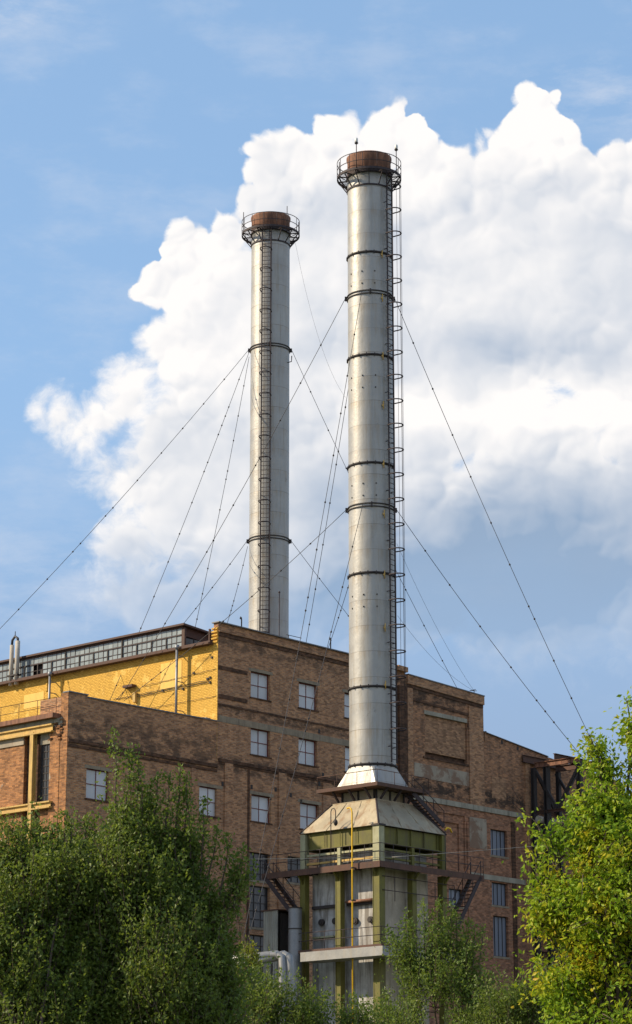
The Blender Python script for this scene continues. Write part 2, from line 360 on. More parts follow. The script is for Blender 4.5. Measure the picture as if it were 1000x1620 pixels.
def glassmat(name, col, rough=.25, var=.12, spec=.5):
    m, t, b = newmat(name); oi = t.node('ShaderNodeObjectInfo').outputs['Random']
    tc = t.node('ShaderNodeTexCoord').outputs['Object']; n = t.noise(t.v('MULTIPLY', tc, (3, 3, 1)), 1.0, 4, .6)
    f = t.m('ADD', t.m('MULTIPLY', oi, .7), t.m('MULTIPLY', n, .3))
    c = t.mix(f, (*[x*(1-var) for x in col], 1), (*[x*(1+var) for x in col], 1)); t.l.new(c, b.inputs['Base Color'])
    t.put(b.inputs['Roughness'], t.rng(n, .3, .7, rough, rough+.2)); b.inputs['Specular IOR Level'].default_value = spec
    return m
M['milky'] = glassmat('milky_window_glass', (.47,.49,.53), .25, .2)
M['lanternglass'] = glassmat('grimy_lantern_glass', (.24,.28,.30), .16, .25)
M['bluepane'] = glassmat('blue_grey_pane', (.15,.17,.22), .25, .2)
M['darkglass'] = glassmat('dark_glass', (.035,.038,.045), .15, .3)

# ------------------------------------------------------------------ ground
g = MB(); g.add([(-3000,-400,0),(3000,-400,0),(3000,4500,0),(-3000,4500,0)], [(0,1,2,3)])
struct(g.build('ground', M['ground']))

# ------------------------------------------------------------------ walls
def wall_holes(mb, top, holes, a0, a1, z0, c0, c1, axis='s'):
    """wall running along s (or t) with rectangular openings; top(a)->z"""
    br = sorted({a0, a1, *[h[0] for h in holes], *[h[1] for h in holes], *[x for x in BREAKS if a0 < x < a1]})
    br = [x for x in br if a0-1e-6 <= x <= a1+1e-6]
    for i in range(len(br)-1):
        p, q = br[i], br[i+1]
        if q-p < 1e-4: continue
        mid = (p+q)/2; hs = sorted([(h[2], h[3]) for h in holes if h[0] < mid < h[1]]); z = z0
        segs = []
        for ha, hb in hs: segs.append((z, ha, None)); z = hb
        segs.append((z, None, 1))
        for lo, hi, tp in segs:
            h0, h1 = (top(p+1e-6), top(q-1e-6)) if tp else (hi, hi)
            if min(h0, h1) - lo < 1e-4: continue
            if axis == 's': mb.hexa([(p,c0,lo),(q,c0,lo),(q,c1,lo),(p,c1,lo),(p,c0,h0),(q,c0,h1),(q,c1,h1),(p,c1,h0)])
            else: mb.hexa([(c0,p,lo),(c1,p,lo),(c1,q,lo),(c0,q,lo),(c0,p,h0),(c1,p,h0),(c1,q,h1),(c0,q,h1)])
BREAKS = []
_wc = {}
def window(parent, s0, z0, w, h, t0=.16, style='milky', nx=2, nz=2, horiz='s', fr=.055):
    key = (round(w,2), round(h,2), style, nx, nz, horiz)
    if key not in _wc:
        f = MB(); X = lambda a,b,c,d,e,g_: f.box(a,b,c,d,e,g_) if horiz == 's' else f.box(c,d,a,b,e,g_)
        X(0,fr,0,.08,0,h); X(w-fr,w,0,.08,0,h); X(fr,w-fr,0,.08,0,fr); X(fr,w-fr,0,.08,h-fr,h)
        m_ = fr*.42
        for i in range(1, nx): X(w*i/nx-m_,w*i/nx+m_,.01,.07,fr,h-fr)
        for j in range(1, nz): X(fr,w-fr,.004,.066,h*j/nz-m_,h*j/nz+m_)
        p = MB(); pw = (w-2*fr)/nx-.01; ph = (h-2*fr)/nz-.01
        (p.box(0,pw,.04,.05,0,ph) if horiz == 's' else p.box(.04,.05,0,pw,0,ph))
        _wc[key] = (f.mesh('window', M['redframe'] if style == 'milky' else M['darksteel']), p.mesh('pane', M[{'milky':'milky','blue':'bluepane','dark':'darkglass','lantern':'lanternglass'}[style]]), pw, ph)
    fm, pm, pw, ph = _wc[key]
    o = link('window', fm, parent, (s0, t0, z0) if horiz == 's' else (t0, s0, z0))
    for i in range(nx):
        for j in range(nz):
            a = fr+i*(pw+.01)+.005; b = fr+j*(ph+.01)+.005
            r = (rnd.uniform(-.012,.012), 0, rnd.uniform(-.012,.012))
            link('pane', pm, o, (a, 0, b) if horiz == 's' else (0, a, b), r)
    return o

# ---- main building
bld = thing('power_station_building', 'tall brown brick building with a yellow painted side wall and glazed roof band', 'building', CORNER, ROT)
ann = thing('brick_annex', 'lower brick building with orange sunlit pier and mustard beams in front of the yellow wall', 'building', CORNER, ROT)
toppx = [(344,984.5),(554,1036),(627,1054),(627.01,1054),(641,1058),(641.01,1067),(764,1102.5),(764.01,1158),(866,1197.5),(985,1238)]
topA = [A(x, y) for x, y in toppx]; topA[0] = (0.0, topA[0][1])
def top_main(a):
    for (x0,z0),(x1,z1) in zip(topA, topA[1:]):
        if a <= x1: return z0+(z1-z0)*(a-x0)/max(1e-6,(x1-x0))
    return topA[-1][1]
WIN = []   # s0,z0,w,h
WW, WH = 1.86, 1.735
for x, y0, y1 in ((397,1061.3,1103),(473,1078.3,1119),(545,1095,1134),(397,1151,1193),(472.5,1166.7,1207),(546,1180,1221),(398,1256,1299),(475,1269,1310.5)):
    s, z1 = A(x, y0); WIN.append((s, z1-WH, WW, WH, 'milky', 2, 2))
def winpx(x0, x1, y0, y1, style, nx, nz):
    s, z1 = A(x0, y0); s2, _ = A(x1, y0); _, z0 = A(x0, y1); return (s, z0, s2-s, z1-z0, style, nx, nz)
LOWW = [winpx(395,427,1347,1391,'dark',3,4), winpx(395,427,1400,1466,'dark',3,5), winpx(395,427,1478,1560,'dark',3,5),
        winpx(776,802,1311,1352,'blue',4,1), winpx(778,803,1395,1431,'blue',4,1), winpx(780,804,1448,1512,'blue',4,1),
        winpx(455,485,1354,1395,'dark',3,4), winpx(710,732,1405,1432,'blue',3,1)]
allw = WIN+LOWW
sE = A(985, 1238)[0]; BREAKS = sorted({a for a, _ in topA})
zlow_l = A(500, 1340)[1]; 
# recessed blank window in the stub tower (real niche) and nested niches low on the wall
niche = winpx(672, 738, 1128, 1196, '', 1, 1); slot = winpx(671, 742, 1191, 1199, '', 1, 1)
n2 = winpx(692, 735, 1284, 1372, '', 1, 1)
mb = MB()
ZB = A(700, 1268)[1]
def split(hs, lo, hi): return [(h[0],h[0]+h[2],max(lo,h[1]),min(hi,h[1]+h[3])) for h in hs if h[1] < hi and h[1]+h[3] > lo]
sT = A(628, 1200)[0]
BREAKS.append(sT)
# upper wall: brown brick ; lower right: redder brick
up_h = split(allw+[niche], 0, 99)
wall_holes(mb, top_main, split(allw, 0, 99), 0, sT, 0, 0, .42); mb.build('wall', M['brick_main'], bld)
mb = MB(); wall_holes(mb, top_main, split([niche], ZB, 99), sT, sE, ZB, 0, .42); mb.build('wall', M['brick_tower'], bld)
mb = MB(); wall_holes(mb, lambda a: ZB-.003, split([w for w in LOWW]+[n2], 0, ZB-.003), sT, sE, 0, .0, .42); mb.build('wall', M['brick_low'], bld)
# niches
x0, z0, w_, h_ = niche[:4]
MB().box(x0, x0+w_, .14, .42, z0+.35, z0+h_).build('infill_panel', M['brick_infill'], bld)
MB().box(x0, x0+w_, .30, .42, z0, z0+.35).build('infill_panel', M['brick_dark'], bld)  # deep shade of the hollow put into its dark brick colour
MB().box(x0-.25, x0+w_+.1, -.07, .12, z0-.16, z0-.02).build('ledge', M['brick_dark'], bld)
s_, zz_ = A(672, 1122); s2_, _ = A(738, 1140)
MB().box(s_-.1, s2_, -.05, .1, zz_-.35, zz_-.06).build('lintel', M['concrete'], bld)
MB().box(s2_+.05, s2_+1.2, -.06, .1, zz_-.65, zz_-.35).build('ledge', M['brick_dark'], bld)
x0, z0, w_, h_ = n2[:4]
nb = MB(); nb.box(x0, x0+w_, .22, .42, z0, z0+h_)
nb.build('infill_panel', M['brick_low'], bld)
nb = MB(); nb.box(x0, x0+.55, .10, .219, z0, z0+h_); nb.box(x0+w_-.55, x0+w_, .10, .219, z0, z0+h_); nb.box(x0+.55, x0+w_-.55, .10, .219, z0+h_-.6, z0+h_)
nb.build('niche_frame', M['brick_low'], bld)
for (s, z, w, h, st, nx, nz) in allw:
    window(bld, s+.001, z+.001, w-.002, h-.002, .2, st, nx, nz)
    if st == 'milky':
        MB().box(s-.22, s+w+.22, -.02, .14, z+h, z+h+.2).build('lintel', M['lintel'], bld)
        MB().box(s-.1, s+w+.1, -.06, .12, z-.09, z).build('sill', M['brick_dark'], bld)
    else:
        MB().box(s-.12, s+w+.12, -.03, .12, z-.14, z).build('sill', M['lintel'], bld)
# plaster belt, cornices, pilasters
def band(parent, pts, th, c0, c1, mat, name, fn=A):
    """horizontal band whose top follows given pixels on the facade"""
    q = [fn(x, y) for x, y in pts]; z = sum(p[1] for p in q)/len(q)
    b = MB()
    for (a, _), (b_, _) in zip(q, q[1:]): b.box(a, b_, c0, c1, z-th, z) if fn is A else b.box(c0, c1, a, b_, z-th, z)
    return b.build(name, mat, parent)
band(bld, [(345.5,1130),(627,1187)], .42, -.025, .05, M['lintel'], 'string_course')
band(bld, [(652,1258),(829,1286)], .36, -.10, .06, M['concrete'], 'string_course')
band(bld, [(742,1379),(830,1393)], .36, -.10, .06, M['concrete'], 'string_course')
band(bld, [(345.5,1052.5),(391,1062)], .26, -.045, .05, M['brick_dark'], 'ledge')  # recess strip drawn proud, its shade painted as dark brick
band(bld, [(345.5,1097.5),(391,1107)], .26, -.045, .05, M['brick_dark'], 'ledge')  # second recess strip, shade painted the same way
band(bld, [(345.5,1112.5),(554,1154)], .12, -.05, .05, M['brick_dark'], 'ledge')
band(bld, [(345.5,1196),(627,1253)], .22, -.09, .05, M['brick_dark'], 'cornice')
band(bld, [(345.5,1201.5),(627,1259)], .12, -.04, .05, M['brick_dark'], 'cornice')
# parapet cornice follows the sloping top
def slopeband(parent, s0, s1, d0, d1, c0, c1, mat, name, f=top_main):
    q = [x for x in BREAKS if s0 < x < s1]; xs = [s0]+q+[s1]; b = MB()
    for p, r in zip(xs, xs[1:]):
        za, zb = f(p+1e-5), f(r-1e-5)
        b.hexa([(p,c0,za-d1),(r,c0,zb-d1),(r,c1,zb-d1),(p,c1,za-d1),(p,c0,za-d0),(r,c0,zb-d0),(r,c1,zb-d0),(p,c1,za-d0)])
    return b.build(name, mat, parent)
s1_ = A(626,1100)[0]; s2_ = A(642,1100)[0]; s3_ = topA[6][0]
slopeband(bld, -.12, s1_, -.07, 0, -.16, .5, M['coping'], 'coping')
slopeband(bld, 0.001, s1_, .42, .60, -.12, .05, M['brick'], 'cornice')
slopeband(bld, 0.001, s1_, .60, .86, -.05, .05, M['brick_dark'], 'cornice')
slopeband(bld, s2_+.1, s3_+.12, -.07, 0, -.2, .5, M['coping'], 'coping')
slopeband(bld, s2_+.1, s3_+.1, .001, .62, -.14, .05, M['brick'], 'cornice')
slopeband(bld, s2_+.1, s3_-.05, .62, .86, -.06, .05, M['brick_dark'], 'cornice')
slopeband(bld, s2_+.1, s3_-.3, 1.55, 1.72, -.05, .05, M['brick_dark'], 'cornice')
slopeband(bld, s3_+.02, A(866,1197)[0], -.05, 0, -.12, .5, M['coping'], 'coping')
slopeband(bld, s1_, s2_-.06, -.05, .3, -.30, .05, M['brick'], 'cornice')
# stub-tower corner piers
zt = top_main(s2_+.3)
for (xa, xb, zlo, zhi, d) in ((628, 641, ZB-3, zt-.9, .26), (641.3, 652, ZB+.1, zt-.9, .10), (741, 763.5, ZB+.1, top_main(s3_-.1)-.9, .09)):
    MB().box(A(xa,1150)[0], A(xb,1150)[0], -d, .02, zlo, zhi).build('pilaster', M['brick'] if d < .2 else M['brick_dark'], bld)
for (xa, xb, y0, y1, d, mt) in ((738,772,1300,1640,.08,'brick_low'), (829,836,1206,1640,.14,'brick'), (808,814,1300,1640,.06,'brick_dark'), (652,690,1300,1640,.05,'brick_low'),
                            (355,368,1204,1330,.07,'brick'), (440,452,1222,1640,.09,'brick'), (510,522,1238,1640,.09,'brick'), (392,395,1209,1640,.04,'brick_dark')):
    MB().box(A(xa,y0)[0], A(xb,y0)[0], -d, .02, max(0,A(xa,y1)[1]) if y1 < 1600 else 0, A(xa,y0)[1]).build('pilaster', M[mt], bld)
# plaster remains under the blank window
s_, z_ = A(655, 1200); se_, zb_ = A(758, 1268)
pl = MB(); pl.box(s_, se_, -.012, .01, z_-1.25, z_-.25); pl.build('plaster_patch', M['plaster'], bld)
MB().box(A(741,1290)[0], A(768,1290)[0], -.092, -.07, A(741,1340)[1], A(741,1292)[1]).build('plaster_patch', M['plaster'], bld)
MB().box(A(778,1228)[0], A(800,1228)[0], -.012, .01, A(778,1262)[1], A(778,1228)[1]).build('plaster_patch', M['brick_infill'], bld)
# small dark put-log holes and vents, each a shallow box whose dark colour stands for the shade inside
for x, y in ((436,1249),(460,1258),(398,1245),(511,1226),(505,1157),(410,1213),(476,1268),(794,1174),(819,1184),(352,1240),(505,1240)):
    s, z = A(x, y); MB().box(s-.1, s+.1, -.02, .01, z-.14, z+.14).build('vent', M['darksteel'], bld)
# drainage goosenecks on the parapet
for x, y in ((383,987),(524,1019)):
    s, z = A(x, y+8, .2); o = MB()
    o.tube([(s,.25,z-.3),(s,.25,z+.62),(s-.05,.22,z+.74),(s-.2,.15,z+.76),(s-.26,.12,z+.62)], .045, 6); o.build('vent_pipe', M['darksteel'], bld)

# ---- yellow side wall (plane s = 0, runs along t)
tEnd = 34.0
zc0 = B(165, 1054)[1]                                  # gutter line
BREAKS = []
yw = MB(); wall_holes(yw, lambda a: zc0, [], .422, tEnd, 0, 0, .4, 't'); yw.build('side_wall', M['yellow'], bld)
cz = topA[0][1]
MB().box(-.03, -.002, .0, .42, ZB, cz-.3).build('corner_pier', M['yellow'], bld)
for k in range(5):
    MB().box(-.12-.03*(k % 2), -.031, .0, .5, cz-.32-.22*k-.11, cz-.32-.22*k).build('corbel', M['yellow'], bld)
for (xa, xb, ya, yb) in ((254,288,1044,1092),(38,70,1094,1122)):
    a, z1 = B(xb, ya); b2, z0 = B(xa, yb); MB().box(-.022, .0, a, b2, z0, z1).build('plaster_patch', M['yellow_flat'], bld)
for (x, y0, y1, w) in ((299,1040,1136,.16),(74.5,1076,1094,.14),(98.5,1072,1094,.2)):
    t_, z1 = B(x, y0); _, z0 = B(x, y1); MB().box(-.05, .0, t_-w/2, t_+w/2, z0, z1).build('pilaster_strip', M['yellow'], bld)
# cable runs and small brackets on the yellow wall
for pts, r in (([(218,1099),(334,1075.5)], .022), ([(219,1102),(334,1078.5)], .022), ([(180,1106),(218,1100)], .02), ([(225,1086),(343,1058)], .016), ([(240,1120),(343,1101)], .014)):
    o = MB(); q = [(-.07, *B(x, y)) for x, y in pts]; n = 14; a = Vector(q[0]); b_ = Vector(q[1])
    o.tube([a+(b_-a)*i/n+Vector((0,0,-.035*(i % 2)+rnd.uniform(-.015,.015))) for i in range(n+1)], r, 5); o.build('wall_cable', M['ladder'], bld)
for x, y in ((333,1072),(333,1080),(290,1090),(258,1092),(307,1065),(329,1074),(345-9,1040)):
    t_, z = B(x, y); MB().box(-.09, .0, t_-.07, t_+.07, z-.06, z+.06).build('cable_bracket', M['darksteel'], bld)
t_, z = B(208, 1087); MB().box(-.4, 0, t_-.45, t_+.45, z-.06, z+.1).build('anchor_bracket', M['rustbeam'], bld)
t_, z = B(216, 1102); MB().box(-.25, 0, t_-.12, t_+.12, z-.4, z+.25).build('anchor_bracket', M['yellowsteel'], bld)
# gutter + lantern roof band
t1 = B(289, 1022, .3)[0]
MB().box(-.5, .05, .425, tEnd, zc0, zc0+.11).build('gutter', M['rustbeam'], bld)
MB().box(-.36, .0, .425, tEnd, zc0+.112, zc0+.24).build('gutter_board', M['redbrown'], bld)
zr = B(200, 1009, .3)[1]; zl = zc0+.26
cl = MB(); cl.box(.26, .42, t1, tEnd, zl-.02, zl+.1); cl.box(.26,.42,t1,tEnd,zr-.12,zr-.001); cl.box(.26,.42,t1-.2,t1+.08,zl+.1,zr-.12)
cl = cl.build('clerestory', M['redbrown'], bld)
rowz = [(zl+.1, zl+.1+(zr-zl-.22)*.27), (0,0), (0,0)]
H = zr-zl-.22; rows = [(zl+.1, H*.27), (zl+.1+H*.27, H*.37), (zl+.1+H*.64, H*.36)]
PW = .47; NC = int((tEnd-t1)/PW)
bars = MB()
for j, (z, h) in enumerate(rows):
    if j: bars.box(.235 if j == 2 else .25, .30, t1+.08, tEnd, z-(.045 if j == 2 else .018), z+(.045 if j == 2 else .018))
    pm = MB().box(.285, .292, 0, PW-.03, 0, h-.02).mesh('pane', M['lanternglass'])
    for i in range(NC):
        if i in (29, 30) and j < 2: continue
        link('pane', pm, cl, (0, t1+.08+i*PW+.015, z+.01), (0, rnd.uniform(-.03,.03), rnd.uniform(-.02,.02)))
bars.build('glazing_rail', M['ladder'], cl)
mthin = MB().box(.262, .305, -.012, .012, 0, H).mesh('mullion', M['redbrown']); mthick = MB().box(.215, .305, -.04, .04, 0, H*.64).mesh('mullion', M['darksteel']); mfull = MB().box(.2, .305, -.05, .05, 0, H).mesh('mullion', M['darksteel'])
for i in range(1, NC):
    link('mullion', mfull if i % 12 == 0 else mthick if i % 3 == 0 else mthin, cl, (0, t1+.08+i*PW, zl+.1))
# dark sheet painted as the unlit void behind the lantern glass, and the roof
MB().box(.6, .7, t1+.1, tEnd, zl, zr-.13).build('void_backing', M['darksteel'], bld)
lr = MB(); lr.hexa([(.02,t1-.35,zr),(5.2,t1-.35,zr-.42),(5.2,tEnd,zr-.42),(.02,tEnd,zr),(.02,t1-.35,zr+.13),(5.2,t1-.35,zr-.29),(5.2,tEnd,zr-.29),(.02,tEnd,zr+.13)])
lr.build('lantern_roof', M['redbrown'], bld)
# end face of the lantern, glazed
ef = MB(); ef.box(.42, 5, t1, t1+.1, zl, zl+.12); ef.hexa([(.42,t1,zr-.62),(5,t1,zr-.9),(5,t1+.1,zr-.9),(.42,t1+.1,zr-.62),(.42,t1,zr-.05),(5,t1,zr-.42),(5,t1+.1,zr-.42),(.42,t1+.1,zr-.05)])
ef = ef.build('lantern_end', M['redbrown'], bld)
for k in range(5):
    MB().box(.50+k*.9, .50+k*.9+.82, t1+.03, t1+.05, zl+.12, zr-.75).build('pane', M['darkglass'], ef)
    MB().box(.44+k*.9, .50+k*.9, t1+.0, t1+.08, zl+.12, zr-.72).build('mullion', M['darksteel'], ef)
# white hopper post near the corner
t_, z = B(331.5, 1020); MB().box(-.05, .08, t_-.05, t_+.05, z, z+1.05).build('post', M['rustbeam'], bld)
# roof surfaces and the rest of the block
rf = MB(); rf.box(.42, topA[3][0], .45, tEnd, zc0-.6, zc0-.3); rf.box(topA[3][0], topA[6][0], .45, 14, topA[6][1]-1.2, topA[6][1]-.8)
rf.box(topA[6][0], sE, .45, 14, topA[-1][1]-1.2, topA[-1][1]-.8); rf.build('roof', M['roofing'], bld)
bw = MB(); bw.box(.4, sE, tEnd-.4, tEnd, 0, zc0-.6); bw.box(sE-.4, sE, .42, tEnd-.4, 0, topA[-1][1]-1.2); bw.build('rear_wall', M['brick'], bld)
sw = MB(); sw.box(topA[6][0]-.4, topA[6][0], .42, 14, topA[-1][1]-1, topA[6][1]-.1); sw.build('tower_side_wall', M['brick'], bld)
# downpipes
for x, y0, y1 in ((281,1026,1131),(80,1068,1125)):
    t_, z1 = B(x, y0, -.55); _, z0 = B(x, y1, -.55); o = MB()
    o.tube([(-.6,t_,z0-1.2),(-.6,t_,z1-.05)], .085, 10); o.tube([(-.6,t_,z1-.05),(-.6,t_,z1+.22)], .15, 10)
    for z in (z0+.3, (z0+z1)/2, z1-.5): o.box(-.6,0,t_-.03,t_+.03,z,z+.05)
    o.build('downpipe', M['pipe'], bld)

# ---- annex
sA = A(108.5, 1115)[0]
tp = [A(x, y) for x, y in ((108.5,1094.5),(139,1101),(139.01,1104),(344,1141.5))]; tp[0] = (sA, tp[0][1])
def top_ann(a):
    z = tp[0][1]
    return z if a < tp[1][0] else tp[2][1]+(tp[3][1]-tp[2][1])*(a-tp[2][0])/(tp[3][0]-tp[2][0])
BREAKS = [tp[1][0]]
aw = []
for x, y0 in ((137,1215),(315.5,1243),(137,1345),(225,1358)):
    s, z1 = A(x, y0); aw.append((s, z1-(WH+.1), 1.85, WH+.1))
mb = MB(); wall_holes(mb, top_ann, split(aw,0,99), sA, -.002, 0, 0, .42); mb.build('wall', M['brick_annex'], ann)
for s, z, w, h in aw:
    window(ann, s+.001, z+.001, w-.002, h-.002, .13, 'milky')
    MB().box(s-.15, s+w+.25, -.02, .14, z+h, z+h+.2).build('lintel', M['lintel'], ann)
    MB().box(s-.1, s+w+.1, -.06, .12, z-.09, z).build('sill', M['brick_dark'], ann)
slopeband(ann, sA-.06, -.003, -.07, 0, -.08, .48, M['coping'], 'coping', top_ann)
zb1 = A(200, 1184)[1]
for k, (d, hh, dd) in enumerate(((0,.22,.10),(-.34,.16,.05))):
    MB().box(sA-.004, -.005, -dd, .02, zb1+d-hh, zb1+d).build('cornice', M['brick_dark'], ann)
for xa, xb in ((303,309),(208,214)):
    MB().box(A(xa,1200)[0], A(xb,1200)[0], -.05, .02, 0, zb1-.5).build('pilaster', M['brick'], ann)
BA = lambda x, y: B(x, y, sA)
# side face (plane s = sA)
tp0 = BA(97, 1100)[0]; tp1 = BA(79, 1200)[0]; ztop = tp[0][1]; zg = BA(50, 1136)[1]
pr = MB(); pr.box(sA, sA+.4, .42, tp0, 0, ztop); pr.build('pier', M['brick_orange'], ann)
MB().box(sA+.4, sA+.44, .42, 3, zg-.5, ztop-.1).build('parapet_back', M['brick'], ann)
MB().box(sA-.03, sA-.002, .0, .42, 0, ztop-.002).build('pier_face', M['brick_orange'], ann)
MB().box(sA-.03, sA+.37, tp0+.001, tp1, 0, zg-.3).build('pier', M['brick_orange'], ann)
for k in range(26):       # crumbled bricks standing proud where the render fell off
    ty = rnd.uniform(.35, tp1-.1); zz = zg-.4-rnd.random()*1.3
    MB().box(sA-.03-rnd.uniform(.03,.1), sA-.031, ty, ty+.25, zz, zz+.08).build('brick', M['brick_orange'] if k % 3 else M['brick_dark'], ann)
MB().box(sA-.06, sA+.02, tp0-.2, tp1+.1, BA(90,1150)[1], zg-.3).build('concrete_block', M['concrete'], ann)
tw0 = tp1+.002; tw1 = BA(61, 1200)[0]; zt_ = BA(70, 1177)[1]; zb_ = BA(70, 1268)[1]
MB().box(sA+.12, sA+.4, tw0, tw1, zt_, zg-.35).build('infill_panel', M['concrete'], ann)
window(ann, tw0+.01, zb_, tw1-tw0-.02, zt_-zb_, sA+.18, 'dark', 4, 8, 't')
MB().box(sA+.1, sA+.4, tw0, tw1, 0, zb_-.01).build('wall', M['brick_orange'], ann)
tc0, tc1 = BA(58,1200)[0], BA(51,1200)[0]
ib = MB(); ib.ibeam((sA-.12,(tc0+tc1)/2,0),(sA-.12,(tc0+tc1)/2,zg-.95),.3,.34,.05,up=(1,0,0)); ib.build('steel_column', M['yellowsteel'], ann)
tg1 = BA(38,1200)[0]
MB().box(sA+.25, sA+.4, tw1, tg1, 0, zg-.35).build('recess_wall', M['brick_dark'], ann)  # shade of the narrow slot put into the dark brick colour
MB().box(sA+.02, sA+.4, tg1, 26, 0, zg-.35).build('wall', M['brick_orange'], ann)
MB().box(sA-.06, sA+.018, tg1+.02, 26, BA(20,1190)[1]+.35, BA(20,1168)[1]).build('plaster_patch', M['plaster'], ann)
for (yy, hh) in ((1160.6, .5), (1279.6, .42)):
    z = BA(0, yy)[1]; q = MB(); q.box(sA-.30, sA-.02, tp0+.5, 26, z-.09, z); q.box(sA-.18, sA-.13, tp0+.5, 26, z-hh+.09, z-.09); q.box(sA-.30, sA-.02, tp0+.5, 26, z-hh, z-hh+.09)
    q.build('steel_beam', M['yellowsteel'], ann)
MB().box(sA-.6, sA+.2, tp0+.05, 26, zg-.34, zg-.05).build('eaves_gutter', M['rust'], ann)
MB().box(sA-.2, sA+.3, tp0+.05, 26, zg-.6, zg-.345).build('eaves_board', M['concrete'], ann)
MB().box(sA+.05, -.04, .45, 26, zg-.35, zg-.15).build('roof', M['roofing'], ann)
rl = MB(); zra = zg-.05
for z in (.55, 1.05): rl.tube([(sA-.1,1.0,zra+z),(sA-.1,24,zra+z)], .02, 5)
for k in range(14): rl.tube([(sA-.1,1.0+k*1.7,zra),(sA-.1,1.0+k*1.7,zra+1.05)], .02, 5)
rl.build('railing', M['rustbeam'], ann)
# pale rubble heap on the annex roof by the corner
rb = MB()
for k in range(9): 
    a = rnd.uniform(.3,1.6); rb.box(-.6+rnd.uniform(-.2,.2), -.2, a, a+.4, tp[3][1]-.3, tp[3][1]+rnd.uniform(.05,.3))
tag(stuff(rb.build('rubble', M['whitepipe'], None, None)), 'small heap of pale rubble on the annex roof under the yellow wall corner', 'rubble')
o = bpy.data.objects['rubble']; o.location = CORNER; o.rotation_euler = (0,0,ROT)

# twin vent pipes at far left
vp = thing('twin_vent_pipe', 'pair of pale upright vent pipes joined by a bent top before the glazing', 'vent pipe', CORNER, ROT)
t_, z0 = B(17, 1083, -.3); t2_, _ = B(26, 1083, -.3); _, z1 = B(22, 1018, -.3)
for tt, zz, rr in ((t_, z1-.1, .15), (t2_, z1+.12, .17)):
    o = MB(); o.tube([(-.3,tt,z0-.1),(-.3,tt,zz)], rr, 12); o.build('pipe', M['asbestos'], vp)
o = MB(); o.tube([(-.3,t_,z1-.1),(-.3,t_-.02,z1+.25),(-.3,(t_+t2_)/2,z1+.5),(-.3,t2_,z1+.3),(-.3,t2_,z1+.1)], .09, 8); o.tube([(-.3,(t_+t2_)/2,z1+.5),(-.3,(t_+t2_)/2,z1+.85)], .03, 6)
o.build('bend', M['cable'], vp)
o = MB(); o.box(-.5,-.1,t2_-.25,t_+.25,z0+.55,z0+.65); o.build('clamp', M['darksteel'], vp)

